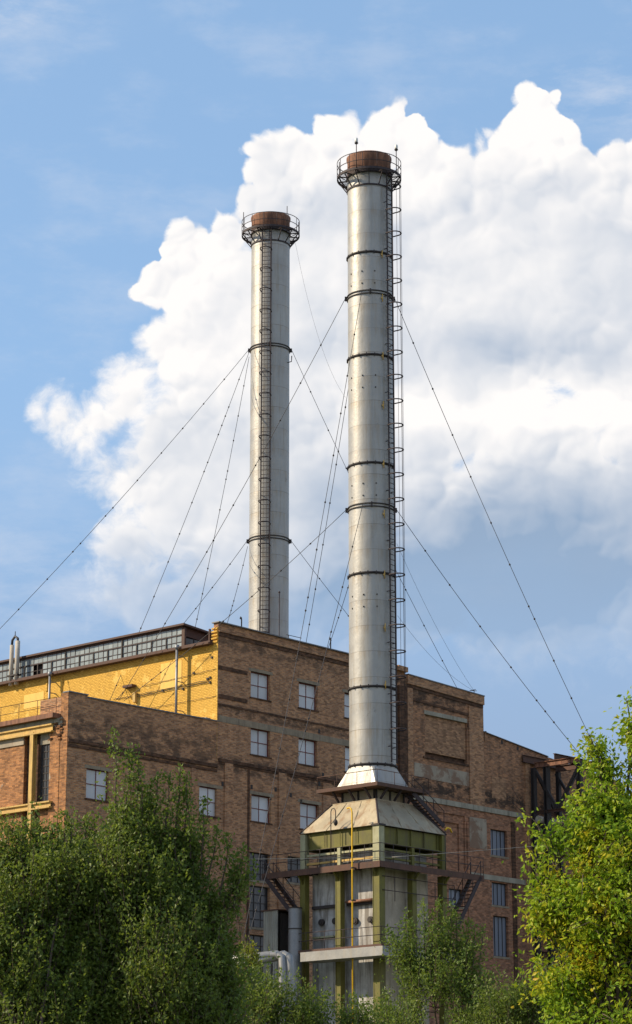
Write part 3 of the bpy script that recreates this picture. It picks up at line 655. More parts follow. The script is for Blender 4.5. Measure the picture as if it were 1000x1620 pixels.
# ------------------------------------------------------------------ chimneys
def az_of(theta): return -pi/2+theta     # theta: turn from the side that faces the viewer towards the right
def zat(px, py, P, r=0):                 # height of a point on the near side of an upright cylinder at P
    return hit(px, py, (P.x, P.y-r, 0), (0,1,0)).z
def chimney(name, P, r0, r1, zbot, ztop, label, flanges, guys, capz, plat_r, plat_z, lad_th, lad_zb, hoop_dz, group, hw=.26, railw=.06):
    root = thing(name, label, 'chimney', P, 0, group)
    rad = lambda z: r0+(r1-r0)*(z-zbot)/(ztop-zbot)
    cuts = [zbot]+sorted(z for z in flanges if zbot+.3 < z < capz-.3)+[capz]
    for a, b in zip(cuts, cuts[1:]):
        m = MB(); n = max(2, int((b-a)/1.62)); m.lathe([(rad(a+(b-a)*i/n), a+(b-a)*i/n) for i in range(n+1)], 64); m.build('shaft_section', M['shaft'], root)
    for z in flanges:
        m = MB(); m.ring(rad(z)-.02, rad(z)+.085, z-.03, z+.05, 64); m.ring(rad(z)-.02, rad(z)+.03, z-.09, z-.032, 64)
        for k in range(18): a = 2*pi*k/18; m.box(*(lambda c,s,R:(R*c-.03,R*c+.03,R*s-.03,R*s+.03))(cos(a),sin(a),rad(z)+.06), z-.13, z+.10)
        m.build('flange', M['darksteel'], root)
    for z in guys:
        m = MB()
        for dz in (-.13, .07): m.ring(rad(z)-.01, rad(z)+.07, z+dz, z+dz+.06, 64)
        for k in range(4):
            a = az_of(radians(45*0+90*k-90)); c_, s_ = cos(a), sin(a); m.beam((c_*rad(z),s_*rad(z),z),(c_*(rad(z)+.2),s_*(rad(z)+.2),z),.1,.3)
        m.build('guy_ring', M['darksteel'], root)
    m = MB(); m.lathe([(rad(capz)-.0,capz),(rad(capz)+.02,capz+.02),(r1*1.0,ztop-.35),(r1*1.045,ztop-.12),(r1*1.045,ztop),(r1*.97,ztop),(r1*.95,capz)], 64); m.build('rusty_cap', M['rust'], root)
    # platform: outer ring, inner ring, brackets, grating bars
    Rz = plat_z; m = MB(); m.ring(plat_r-.06, plat_r, Rz-.07, Rz+.09, 48); m.ring(rad(Rz)+.0, rad(Rz)+.06, Rz-.95, Rz-.85, 48); m.ring(rad(Rz)+.001, rad(Rz)+.07, Rz-.05, Rz+.05, 48)
    for k in range(14):
        a = 2*pi*k/14+.2; c_, s_ = cos(a), sin(a)
        m.beam((c_*rad(Rz),s_*rad(Rz),Rz-.9),(c_*(plat_r-.03),s_*(plat_r-.03),Rz),.05,.07); m.beam((c_*rad(Rz),s_*rad(Rz),Rz),(c_*plat_r,s_*plat_r,Rz),.06,.07)
    m.build('platform_frame', M['ladder'], root)
    m = MB()
    for i in range(7): rr = rad(Rz)+.08+i*(plat_r-rad(Rz)-.14)/6.5; m.ring(rr, rr+.02, Rz+.0, Rz+.03, 48)
    m.build('grating', M['ladder'], root)
    m = MB()
    for dz in (.55, 1.1): m.ring(plat_r-.035, plat_r, Rz+dz-.02, Rz+dz+.02, 48)
    for k in range(14): a = 2*pi*k/14; m.tube([(cos(a)*(plat_r-.02),sin(a)*(plat_r-.02),Rz),(cos(a)*(plat_r-.02),sin(a)*(plat_r-.02),Rz+1.1)], .02, 5)
    m.build('railing', M['ladder'], root)
    # ladder + cage
    a = az_of(lad_th); c_, s_ = cos(a), sin(a); rv = Vector((c_, s_, 0)); tv = Vector((-s_, c_, 0)); o_ = .22
    m = MB()
    zt = plat_z+.1
    for sg in (-1, 1): m.beam(rv*(rad(lad_zb)+o_)+tv*hw*sg+Vector((0,0,lad_zb)), rv*(rad(zt)+o_)+tv*hw*sg+Vector((0,0,zt)), railw, .07, up=rv)
    m.build('ladder_rail', M['ladder'], root)
    rg = MB().beam(tv*-hw, tv*hw, .035, .035).mesh('rung', M['ladder']); z = lad_zb+.2; nr = 0
    while z < zt:
        o = link('rung', rg, root, rv*(rad(z)+o_)+Vector((0,0,z))); z += .33; nr += 1
    z = lad_zb+2.0; R = .42; hp = []
    m = MB(); pts = [rv*(-.02)+tv*-.40]+[rv*(.42+R*cos(q))+tv*(R*sin(q)) for q in [radians(v) for v in range(-90, 91, 15)]]+[rv*(-.02)+tv*.40]
    m.tube(pts, .042, 5); hm = m.mesh('cage_hoop', M['ladder'])
    i = 0
    while z < zt-.6:
        link('cage_hoop', hm, root, rv*(rad(z)+o_)+Vector((0,0,z))); z += hoop_dz
    for q in (-70,-35,0,35,70):
        q = radians(q); off = rv*(.42+R*cos(q))+tv*(R*sin(q)); m = MB()
        m.tube([rv*(rad(lad_zb+2)+o_)+off+Vector((0,0,lad_zb+2)), rv*(rad(zt)+o_)+off+Vector((0,0,zt-.7))], .012, 4); m.build('cage_bar', M['ladder'], root)
    bm_ = MB().beam(rv*-.02, rv*o_, .04, .05).mesh('ladder_bracket', M['ladder']); z = lad_zb+1
    while z < zt:
        for sg in (-1,1): link('ladder_bracket', bm_, root, rv*rad(z)+tv*hw*sg+Vector((0,0,z)))
        z += hoop_dz*2
    return root, rad

zR = lambda y: zat(590, y, CH_R, 1.43)
topR = zat(586, 238, CH_R, 1.45)
def pxm(P, z): return FPX/(P.y*cos(PITCH)+(z-CAMZ)*sin(PITCH))
rR0 = 37.2/pxm(CH_R, 25); rR1 = 34.4/pxm(CH_R, 64)
flR = [zR(y) for y in (397.5,560,731,905,1085,1208)]; guR = [zR(y) for y in (461,798)]
prR = 51/pxm(CH_R, 66)
zplR = hit(533, 284, (CH_R.x, CH_R.y, 0), (0,1,0)).z
chR, radR = chimney('chimney', CH_R, rR0, rR1, flR[-1]-.05, topR, 'taller front silver chimney with a ladder cage on its right side', flR, guR, zR(269), prR, zplR, radians(51), zR(1205), 1.62, 'guyed steel chimneys')
# left chimney, behind the parapet
CH_L = atY(425, 990, 181); CH_L.z = 0
zL = lambda y: zat(425, y, CH_L, 1.4)
topL = zat(427, 335, CH_L, 1.4); rL0 = 32/pxm(CH_L, 40); rL1 = 30.2/pxm(CH_L, 72)
zplL = hit(381, 373, (CH_L.x, CH_L.y, 0), (0,1,0)).z
guL = [zL(545), zL(849)]
chL, radL = chimney('chimney', CH_L, rL0, rL1, 20, topL, 'shorter rear pale chimney with ladder facing the viewer, rising behind the brick parapet', [], guL, zL(359), 46/pxm(CH_L, 72), zplL, radians(-9), 34, 1.65, 'guyed steel chimneys', .34, .085)
# the rods, lamps and small fittings
def at_ch(P, th, r, z): a = az_of(th); return Vector((cos(a)*r, sin(a)*r, z))
for th, top, lamp in ((radians(-24), 1.75, 1), (radians(56), 1.6, 1), (radians(-68), .9, 0)):
    p = at_ch(CH_R, th, prR, zplR); m = MB(); m.tube([p, p+Vector((0,0,top))], .03, 5)
    o = m.build('lamp_post', M['ladder'], chR)
    if lamp:
        m = MB(); m.sphere((p.x,p.y,p.z+top), .13, 8, 5, .7); m.build('lamp_head', M['darksteel'], o)
        m = MB(); m.lathe([(.09,p.z+top+.08),(.11,p.z+top+.16),(.10,p.z+top+.32),(.02,p.z+top+.38)], 8, (p.x,p.y)); m.build('lamp_globe', M['lampwhite'], o)
for th, top in ((radians(-68),1.6),(radians(35),1.7),(radians(75),.9)):
    p = at_ch(CH_L, th, 46/pxm(CH_L,72), zplL); MB().tube([p,p+Vector((0,0,top))], .03, 5).build('lightning_rod', M['ladder'], chL)
for y in (401,470,562,640,733,812,908,992,1083):
    z = zR(y); p = at_ch(CH_R, radians(31), radR(z)+.1, z); m = MB(); m.tube([p-Vector((0,0,.26)), p+Vector((0,0,.26))], .035, 6); m.box(p.x-.09,p.x+.02,p.y-.02,p.y+.3,z-.05,z+.05)
    m.build('cable_clip', M['lampglass'], chR)
m = MB()
for y in (428,447,593,612,764,783,940,959,320,357,515,640,690,858,872,1000,1050,1130):
    for th in ((-58,-22,12) if y not in (320,357,515,640,690,858,872,1000,1050,1130) else ()):
        z = zR(y); p = at_ch(CH_R, radians(th), radR(z), z); m.box(p.x-.035,p.x+.035,p.y-.04,p.y+.04,z-.04,z+.04)
stuff(m.build('studs', M['darksteel'], chR))
# pole and small aerial beside the rear chimney, bracket half way up
m = MB(); p = at_ch(CH_L, radians(35), 1.9, 0); q = atY(442, 937, CH_L.y-2)-CH_L; m.tube([(q.x,q.y,33),(q.x,q.y,q.z)], .04, 6); m.sphere((q.x,q.y,q.z), .09, 6, 4); m.build('pole', M['ladder'], chL)
p = hit(455,577,(CH_L.x,CH_L.y,0),(0,1,0))-CH_L; m = MB(); m.tube([(p.x-.4,-.6,p.z-.15),(p.x+.3,-.6,p.z+.05),(p.x+.32,-.6,p.z+.5)], .04, 5); m.build('bracket', M['darksteel'], chL)
ae = thing('aerial', 'small horizontal aerial behind the parapet right of the rear chimney', 'antenna', CORNER, ROT)
s, z = A(466, 1007, 1.5); m = MB(); m.tube([(s-.6,1.5,z-2),(s-.6,1.5,z)], .03, 5); m.build('mast', M['darksteel'], ae)
m = MB(); m.tube([(s-.8,1.5,z),(s+.7,1.5,z)], .025, 5); m.build('boom', M['darksteel'], ae)
ae = thing('aerial', 'small crossed aerial on the right end of the stub tower roof', 'antenna', CORNER, ROT)
s, z = A(751, 1098, .2); m = MB(); m.tube([(s,.25,z-.2),(s,.25,z+.35)], .03, 5); m.build('mast', M['darksteel'], ae)
m = MB(); m.tube([(s-.5,.25,z+.2),(s+.3,.25,z+.28)], .025, 5); m.tube([(s-.1,.0,z+.3),(s-.1,.5,z+.3)], .02, 5); m.build('boom', M['redbrown'], ae)

# skirt from round shaft to square foot, under the shaft
h = 2.95
zf = lambda y, k=h: hit(600, y, CH_R-U*k-W*k, (0,1,0)).z      # height at the near corner of a square of half side k
def local_base(): return CH_R
base = thing('chimney_support', 'rusty walkways, sheet metal hood and olive steel columns carrying the front chimney', 'chimney base', CH_R, ROT)
def round_square(mb, r, zr_, hs, zs, n=48):
    b = len(mb.v)
    for k in range(n): a = 2*pi*k/n; mb.v.append((r*cos(a), r*sin(a), zr_))
    for k in range(n):
        a = 2*pi*k/n; c_, s_ = cos(a), sin(a); q = hs/max(abs(c_), abs(s_)); mb.v.append((q*c_, q*s_, zs))
    for k in range(n):
        k2 = (k+1) % n; mb.f.append((b+k, b+n+k, b+n+k2, b+k2)); mb.sm.append(k % (n//4) != n//8 and (k+1) % (n//4) != n//8)
zp1 = zf(1236, 2.45)           # upper platform deck
m = MB(); round_square(m, radR(flR[-1])+.0, flR[-1]-.05, 1.62, zp1+.02); m.build('skirt', M['shaft'], base)
def platform(mb, x0, x1, y0, y1, z, t=.22): mb.box(x0,x1,y0,y1,z-t,z)
m = MB(); e = 2.45; platform(m, -e,e,-e,-1.5,zp1-.002); platform(m,-e,e,1.5,e,zp1-.002); platform(m,-e,-1.5,-1.5,1.5,zp1-.002); platform(m,1.5,e,-1.5,1.5,zp1-.002); m.build('upper_walkway', M['rustbeam'], base)
def rails(x0,x1,y0,y1,z,hh=1.0,step=1.2,name='railing',mat='ladder',sides='NESW',r=.022,mid=True):
    m = MB(); S = {'W':((x0,y0),(x0,y1)),'E':((x1,y0),(x1,y1)),'S':((x0,y0),(x1,y0)),'N':((x0,y1),(x1,y1))}
    for k in sides:
        (ax,ay),(bx,by) = S[k]; L = max(abs(bx-ax),abs(by-ay)); n = max(1,round(L/step))
        for q in ((hh,hh*.52) if mid else (hh,)): m.tube([(ax,ay,z+q),(bx,by,z+q)], r, 5)
        for i in range(n+1): f=i/n; m.tube([(ax+(bx-ax)*f,ay+(by-ay)*f,z),(ax+(bx-ax)*f,ay+(by-ay)*f,z+hh)], r*.9, 5)
    return m.build(name, M[mat], base)
rails(-e+.04,e-.04,-e+.04,e-.04,zp1,.75,1.6,mat='rustbeam',mid=False)
# neck box and its struts
zh1 = zf(1264, 1.75)           # hood top
m = MB(); m.box(-1.35,1.35,-1.35,1.35,zh1-.05,zp1-.23); m.build('neck', M['hood'], base)
for sx in (-1.36,1.36):
    for k in (-1,0,1):
        MB().box(sx-.05,sx+.05,k*1.28-.06,k*1.28+.06,zh1,zp1-.24).build('stiffener', M['darksteel'], base)
        MB().box(k*1.28-.06,k*1.28+.06,sx-.05,sx+.05,zh1+.001,zp1-.241).build('stiffener', M['darksteel'], base)
for (dx,dy) in [(-1,k) for k in (-.8,0,.8)]+[(k,-1) for k in (-.8,0,.8)]+[(1,.5),(.5,1)]:
    q = MB(); q.beam((dx*1.7 if abs(dx)==1 else dx*1.6, dy*1.7 if abs(dy)==1 else dy*1.6, zh1+.08),(dx*2.25 if abs(dx)==1 else dx*1.6, dy*2.25 if abs(dy)==1 else dy*1.6, zp1-.24),.1,.12); q.build('strut', M['ladder'], base)
# hood
zh0 = zf(1305, h)
ht = 1.75; hb = h+.22
P8 = [(-hb,-hb,zh0),(hb,-hb,zh0),(hb,hb,zh0),(-hb,hb,zh0),(-ht,-ht,zh1),(ht,-ht,zh1),(ht,ht,zh1),(-ht,ht,zh1)]
hd = MB()
def bil(a,b,c,d,u,v): a,b,c,d=map(Vector,(a,b,c,d)); return (a*(1-u)+b*u)*(1-v)+(d*(1-u)+c*u)*v
for q in ((3,0,4,7),(0,1,5,4),(1,2,6,5),(2,3,7,6)):      # slightly buckled sheet faces
    N_ = 9; vs = []; nrm_ = (Vector(P8[q[1]])-Vector(P8[q[0]])).cross(Vector(P8[q[3]])-Vector(P8[q[0]])).normalized()
    for i in range(N_+1):
        for j in range(N_+1):
            p = bil(*[P8[k] for k in q], i/N_, j/N_); e_ = 0 if i in (0,N_) or j in (0,N_) else rnd.uniform(-.035,.035); vs.append(p+nrm_*e_)
    hd.add(vs, [(i*(N_+1)+j,(i+1)*(N_+1)+j,(i+1)*(N_+1)+j+1,i*(N_+1)+j+1) for i in range(N_) for j in range(N_)], True)
hd.add([P8[4],P8[5],P8[6],P8[7]], [(0,1,2,3)]); hood = hd.build('hood', M['hood'], base)
for (i0,i1,i4,i5) in ((3,0,7,4),(0,1,4,5)):
    for f_ in (.34,.67):
        a_ = Vector(P8[i0]).lerp(Vector(P8[i1]), f_); b_ = Vector(P8[i4]).lerp(Vector(P8[i5]), f_)
        MB().beam(a_, b_, .05, .05).build('lap_seam', M['hood'], hood)
for a_, b_ in ((0,4),(1,5),(3,7),(2,6)): MB().tube([P8[a_],P8[b_]], .06, 6).build('hip_seam', M['ladder'], hood)
MB().box(-ht-.03,ht+.03,-ht-.03,ht+.03,zh1-.02,zh1+.03).build('hood_collar', M['hood'], base)
for pp, rr in (((-1,-.5),.0),((-1,.3),.0)):
    pass
# girder under the hood
zg1 = zh0-.04; zg0 = zg1-.95
gd = MB()
for sx in (-1,1):
    x_ = sx*(h-.05); gd.box(x_-.03,x_+.03,-h+.3,h-.3,zg0,zg1); gd.box(x_-.16,x_+.16,-h+.3,h-.3,zg0-.06,zg0-.001); gd.box(x_-.16,x_+.16,-h+.3,h-.3,zg1+.001,zg1+.04)
    gd.box(-h+.3,h-.3,x_-.03,x_+.03,zg0,zg1); gd.box(-h+.3,h-.3,x_-.16,x_+.16,zg0-.06,zg0-.001)
gd.build('girder', M['green'], base)
for k in range(5):
    y_ = -h+.45+k*(2*h-.9)/4; MB().box(-h-.08,-h+.02-.1,y_-.03,y_+.03,zg0,zg1).build('stiffener', M['green'], base); MB().box(y_-.03,y_+.03,-h-.08,-h-.08+.06,zg0,zg1).build('stiffener', M['green'], base)
# columns
zp2 = zf(1361, h+.7)            # main walkway deck
cpos = [(-h,-h),(-h,.1),(-h,h),(.1,-h),(h,-h),(h,h)]
for i,(cx,cy) in enumerate(cpos):
    w = .26 if i == 0 else .2
    zt_ = zh0-.06 if i not in (1,3) else zg0-.07
    m = MB(); m.box(cx-w,cx+w,cy-w,cy-w+.05,0,zp2-.3); m.box(cx-w,cx+w,cy+w-.05,cy+w,0,zp2-.3); m.box(cx-w+.02,cx+w-.02,cy-w+.06,cy+w-.06,0,zp2-.3)
    m.build('column', M['green'], base)
    w2 = w*.95 if i in (0,2,4,5) else w*.6
    MB().box(cx-w2,cx+w2,cy-w2,cy+w2,zp2+.002,zt_).build('column_head', M['beigesteel'] if i < 3 else M['green'], base)
MB().box(-h-.32,-h+.3,-h-.32,-h+.3,zh0-.05,zh0+.06).build('cap_plate', M['darksteel'], base)
# cross beams seen in the gap
for z_ in (zg0-.35, zg0-.85):
    q = MB(); q.box(-h-.05,-h+.10,-h+.35,h-.2,z_-.09,z_+.03); q.build('cross_beam', M['beigesteel'] if z_ > zg0-.5 else M['yellowsteel'], base)
    q = MB(); q.box(-h+.35,h-.2,-h-.05,-h+.10,z_-.09,z_+.03); q.build('cross_beam', M['green'], base)
# main walkway
X0, X1, Y0, Y1 = -h-.7, h+3.2, -h-.7, h+2.9
m = MB(); m.box(X0,-h+.45,Y0,Y1,zp2-.12,zp2-.002); m.box(-h+.451,X1,Y0,-h+.45,zp2-.12,zp2-.002); m.box(-h+.451,h+.9,h-.3,h+.9,zp2-.12,zp2-.002)
m.build('walkway', M['rustbeam'], base)
for a_, b_ in (((X0,Y0,zp2-.2),(X0,Y1,zp2-.2)),((X0,Y0,zp2-.2),(X1,Y0,zp2-.2))):
    q = MB(); q.beam(a_, b_, .06, .34); q.build('edge_beam', M['rustbeam'], base)
for k in range(9): MB().box(X0+.05,-h+.4,Y0+.1+k*1.15,Y0+.2+k*1.15,zp2-.3,zp2-.125).build('joist', M['darksteel'], base)
rails(X0+.03, X1, Y0+.03, Y1, zp2, 1.05, 1.25, sides='WS')
rails(-h+.5, h+.8, -h+.5, h+.8, zp2, 1.05, 1.4, sides='NE')
for cx,cy in ((-h,-h),(-h,.1),(-h,h),(.1,-h),(h,-h)):
    q = MB(); q.beam((cx,cy,zp2-1.0),(X0 if cy>-h+.1 or cx==-h else cx, cy if cx==-h else Y0, zp2-.15),.1,.12); q.build('bracket', M['green'], base)
# flue body behind the columns: patchy render on the left, rounded sheet tank on the right
zs = zp2-.15
m = MB(); m.box(-h+.55,-h+1.2,-h+.65,h-.15,0,zs); m.build('flue_wall', M['fluegrey'], base)
m = MB(); pr_ = []
x0_, x1_ = -h+.55, h-.2; yb = -h+.6; rr = .7
pts = []
for q in range(0,91,15): a = radians(180+q); pts.append((x0_+rr+rr*cos(a), yb+rr+rr*sin(a)))
for q in range(0,91,15): a = radians(270+q); pts.append((x1_-rr+rr*cos(a), yb+rr+rr*sin(a)))
pts += [(x1_, h-.5),(x0_+.66, h-.5)]
n = len(pts); b0 = [(x,y,0) for x,y in pts]+[(x,y,zs) for x,y in pts]
m.add(b0, [(i,(i+1)%n,n+(i+1)%n,n+i) for i in range(n)], False); m.add([(x,y,zs) for x,y in pts], [tuple(range(n))]); m.build('flue_tank', M['fluebeige'], base)
# upper flue casing visible in the gap above the walkway
MB().box(-h+.7,h-.5,-h+.8,h-.5,zp2,zg0-.15).build('flue_casing', M['fluegrey'], base)
zl_ = zf(1424)
for y0_,y1_ in ((-h+.3,-.1),(.3,h-.25)):
    MB().box(-h+.35,-h+.54,y0_,y1_,zl_-.12,zl_+.06).build('pipe_ledge', M['darksteel'], base)
MB().tube([(-h+.2,-h+.35,zl_+.1),(-h+.2,-.2,zl_+.1)], .09, 8).build('pipe', M['rust'], base)
for (y_, z_) in ((-1.9, zf(1452)),(.9, zf(1449)),(2.0, zf(1449)),(-.7, zf(1452))):
    q = MB(); q.tube([(-h+.38,y_,z_),(-h+.56,y_,z_)], .2, 12); q.tube([(-h+.34,y_,z_),(-h+.379,y_,z_)], .12, 12); q.build('hatch', M['darksteel'], base)
MB().box(-h+.30,-h+.54,.9,2.6,zf(1472)-.1,zf(1472)).build('ledge', M['beigesteel'], base)
# ladders of rail lines on the right face and lower railing in front
for z_ in (zf(1386), zf(1408)):
    MB().tube([(-h,-h-.3,z_),(h+.8,-h-.3,z_)], .025, 5).build('rail', M['ladder'], base)
for x_ in (-h+1.1, .9+1.0, h+.8): MB().tube([(x_,-h-.3,zf(1424)),(x_,-h-.3,zf(1386))], .025, 5).build('rail_post', M['ladder'], base)
zlw = zf(1492, h+1.2)
m = MB(); m.box(-h-1.1,h+1.0,-h-1.1,-h-.3,zlw-.2,zlw-.01); m.box(-h-1.1,-h-.3,-h-.299,h+.4,zlw-.2,zlw-.01); m.build('lower_walkway', M['rustbeam'], base)
rails(-h-1.05,h+1.0,-h-1.05,h+.4,zlw,1.0,1.5,sides='WS')
m = MB(); m.box(-h-1.7,h+.2,-h-1.7,-h-.2,zlw-.75,zlw-.21); m.box(-h-1.7,-h-.2,-h-.199,h-1.2,zlw-.75,zlw-.21); m.build('concrete_ledge', M['whitepipe'], base)
# stairs
def stair(p0, p1, wdir, w, n, name='stair'):
    p0, p1, wd = Vector(p0), Vector(p1), Vector(wdir)
    st = MB()
    for sg in (-.5,.5): st.beam(p0+wd*w*sg, p1+wd*w*sg, .06, .26)
    for sg in (-.5,.5): st.beam(p0+wd*w*sg+Vector((0,0,.95)), p1+wd*w*sg+Vector((0,0,.95)), .035,.035)
    for sg in (-.5,.5):
        for k in range(4): f = k/3; a = p0.lerp(p1, f)+wd*w*sg; st.beam(a, a+Vector((0,0,.95)), .035,.035)
    s_ = st.build(name, M['ladder'], base)
    d = (p1-p0); d.z = 0; d.normalize(); tr = MB().beam(wd*(-w/2+.04), wd*(w/2-.04), .24, .03).mesh('tread', M['rustbeam'])
    for k in range(n): link('tread', tr, s_, p0.lerp(p1, (k+.5)/n))
zst = zf(1424)-.6
stair((-h-.3, Y1-.2, zp2-.2), (-h-.3, h+.2, zst), (1,0,0), .8, 11)
stair((X1-.3, -h-.3, zp2-.1), (h+.5, -h-.3, zst-.6), (0,1,0), .8, 13)
stair((h+.3,-ht-.9,zg1+.6), (ht-.6,-ht-.2,zp1-.25), (0,1,0), .55, 12, 'hood_ladder')
# lamp gooseneck pipes on the sunlit side
yp = thing('yellow_gas_pipe', 'tall thin yellow vent pipe with hooked top in front of the hood', 'pipe', CH_R, ROT)
px_ = lambda x,y,k: (lambda q: (q[0],q[1],q[2]))(loc(hit(x,y,CH_R-U*k,U), CH_R))
a = px_(557, 1285, h+1.0); 
q = MB(); q.tube([(a[0],a[1],0),(a[0],a[1],a[2]),(a[0],a[1]+.06,a[2]+.2),(a[0],a[1]+.2,a[2]+.3),(a[0],a[1]+.4,a[2]+.26)], .047, 8); q.build('pipe', M['yellowpipe'], yp)
for zz in (zp2-.3, zl_): MB().box(a[0]-.08,a[0]+.25,a[1]-.07,a[1]+.07,zz-.03,zz+.03).build('clamp', M['darksteel'], yp)
yp = thing('lamp_bracket', 'slim dark swan-neck lamp pole on the left side of the hood', 'lamp', CH_R, ROT)
a = px_(523.5, 1284, h+.6)
q = MB(); q.tube([(a[0],a[1],zp2),(a[0],a[1],a[2]),(a[0],a[1]-.08,a[2]+.15),(a[0],a[1]-.25,a[2]+.18),(a[0],a[1]-.38,a[2]+.02),(a[0],a[1]-.38,a[2]-.5)], .03, 6); q.build('pole', M['ladder'], yp)
q = MB(); q.lathe([(.03,a[2]-.48),(.12,a[2]-.6),(.14,a[2]-.72),(.08,a[2]-.85),(.01,a[2]-.9)], 10, (a[0],a[1]-.38)); q.build('lamp_shade', M['darksteel'], yp)
for x,y,lab in ((709,1313,'short yellow curved lamp hood at the right corner of the chimney hood'),(603,1093,None)):
    if lab:
        lp = thing('lamp_hood', lab, 'lamp', CH_R, ROT); b_ = loc(hit(x,y,CH_R-W*(h+.3),W), CH_R)
        q = MB(); q.tube([(b_[0]-.3,b_[1],b_[2]-.05),(b_[0]-.1,b_[1],b_[2]+.12),(b_[0]+.2,b_[1],b_[2]+.1),(b_[0]+.35,b_[1],b_[2]-.12)], .06, 6); q.build('hood_arc', M['yellowpipe'], lp)
        q = MB(); q.tube([(b_[0]-.3,b_[1],zp2),(b_[0]-.3,b_[1],b_[2]-.02)], .025, 5); q.build('pole', M['ladder'], lp)

# ------------------------------------------------------------------ things at the foot
sh = thing('corrugated_shed', 'small pale corrugated cabin under the left end of the walkway', 'shed', CH_R, ROT)
c_ = loc(hit(440,1440,CH_R+W*5.8,W), CH_R) if False else loc(atY(440,1440,CH_R.y+.3), CH_R)
sx, sy, sz = c_
q = MB(); nrib = 14
q.box(sx-.05, sx+.0, sy, sy+1.15, 0, sz)
for k in range(nrib//2): q.box(sx-.09, sx-.05, sy+.04+k*.16, sy+.12+k*.16, 0, sz-.02)
q.build('corrugated_wall', M['corrugated'], sh)
MB().box(sx, sx+2.2, sy+1.1, sy+1.15, 0, sz).build('side_wall', M['corrugated'], sh); MB().box(sx+2.2, sx+2.25, sy, sy+1.15, 0, sz).build('back_wall', M['corrugated'], sh)
MB().box(sx-.15, sx+2.4, sy-.15, sy+1.3, sz+.003, sz+.07).build('roof', M['rustbeam'], sh)
MB().box(sx+.3, sx+2.1, sy+.1, sy+.16, 0, sz-.1).build('door', M['darksteel'], sh)
tk = loc(atY(467,1436,CH_R.y-1.0), CH_R)
tnk = thing('upright_duct', 'upright grey cylindrical duct between the cabin and the left olive column', 'duct', CH_R, ROT)
q = MB(); q.lathe([(.40,0),(.40,tk[2])], 24, tk[:2]); q.build('duct_shell', M['pipe'], tnk)
for zz in (tk[2]-.06, tk[2]-1.3): MB().ring(.39,.44,zz,zz+.06,24,tk[:2]).build('band', M['darksteel'], tnk)
pl_ = thing('insulated_pipeline', 'silver clad pipeline with an elbow at the bottom left of the chimney base', 'pipeline')
P1 = atY(400, 1522, 141); P2 = atY(445, 1514, 141)
for k, dz in enumerate((0, .32)):
    q = MB(); b1 = P1+Vector((-3,1.5,dz-.3)); b2 = P2+Vector((-.3-k*.5,0,dz*.2))
    q.tube([b1, P1+Vector((0,0,dz*.8)), b2, P2+Vector((.15-k*.4,-.1,.12)), P2+Vector((.45-k*.4,-.3,-.05)), P2+Vector((.5-k*.4,-.4,-.7)), P2+Vector((.5-k*.4,-.4,-P2.z))], .24, 12); q.build('pipe', M['whitepipe'], pl_)
q = MB()
for k in range(4): p = P1.lerp(P2, k/3)+Vector((0,0,-.1)); q.box(p.x-.06,p.x+.06,p.y-.3,p.y+.3,0,p.z-.15)
q.build('support', M['darksteel'], pl_)

# ------------------------------------------------------------------ steel gantry at right
gt = thing('steel_gantry', 'dark rusty open steel trestle between the brick wall end and yellow-green tree', 'gantry', CORNER, ROT)
s1, zt1 = A(846, 1211, -.5); s2 = s1+2.6; tfar = -.5; tn = -4.6
def gb(name, a, b, w=.22, hh=.3, mat='rustbeam'):
    q = MB(); q.ibeam(a, b, w, hh, .035, up=(0,0,1) if abs(a[2]-b[2]) < 3*max(abs(a[0]-b[0]),abs(a[1]-b[1])) else (1,0,0)); q.build(name, M[mat], gt)
gb('beam', (s1,tfar,zt1),(s1,tn,zt1), .24,.4,'rust'); gb('beam', (s2,tfar,zt1+.05),(s2,tn,zt1+.05), .24,.45)
gb('beam', (s1-1,tfar+.3,zt1+.42),(s2+1.2,tfar+.3,zt1+.42), .24,.55); gb('beam', (s1,-2.3,zt1+.45),(s2+1.5,-2.3,zt1+.45), .24,.5)
gb('beam', (s1,tn,zt1-.45),(s2,tn,zt1-.45), .24,.5)
for (ss, tt, w) in ((s1-.15,tfar,.36),(s1+.1,-1.5,.5),(s2,tfar-.2,.3),(s2+.05,-2.5,.16),(s1,tn,.3),(s2,tn,.3)):
    q = MB(); q.box(ss-w/2,ss+w/2,tt-.15,tt-.1,0,zt1-.2); q.box(ss-w/2,ss+w/2,tt+.1,tt+.15,0,zt1-.2); q.box(ss-.03,ss+.03,tt-.1,tt+.1,0,zt1-.2); q.build('column', M['darksteel'], gt)
zz = zt1
for k in range(4):
    zb2 = zz-3.4
    for a, b in (((s1,tfar,zz-.3),(s1,-2.5,zb2)),((s1,-2.5,zb2),(s1,tn,zz-.3)),((s2,tfar,zz-.3),(s2,-2.5,zb2)),((s2,-2.5,zb2),(s2,tn,zz-.3)),((s1,tfar,zz-.3),(s2,tfar,zb2)),((s1,-2.5,zb2),(s2,-2.5,zz-.4))):
        q = MB(); q.beam(a, b, .14, .2); q.build('diagonal_brace', M['darksteel'], gt)
    for tt in (tfar, tn): gb('beam', (s1,tt,zb2),(s2,tt,zb2), .16,.2)
    gb('beam', (s1,tfar,zb2-.1),(s1,tn,zb2-.1), .16,.22)
    zz = zb2
pp = thing('crossing_pipe', 'pale grey pipe crossing the rusty trestle behind the tree', 'pipe', CORNER, ROT)
a = A(858,1297,-1); q = MB(); q.tube([(a[0]-.5,-1,a[1]),(a[0]+5,-1,a[1]-.05)], .26, 12); q.build('pipe', M['asbestos'], pp)
for k in range(3): MB().ring(.255,.30,-.05,.05,16).build('pipe_band', M['darksteel'], pp, (a[0]+.6+k*1.6,-1,a[1])).rotation_euler = (0,pi/2,0)

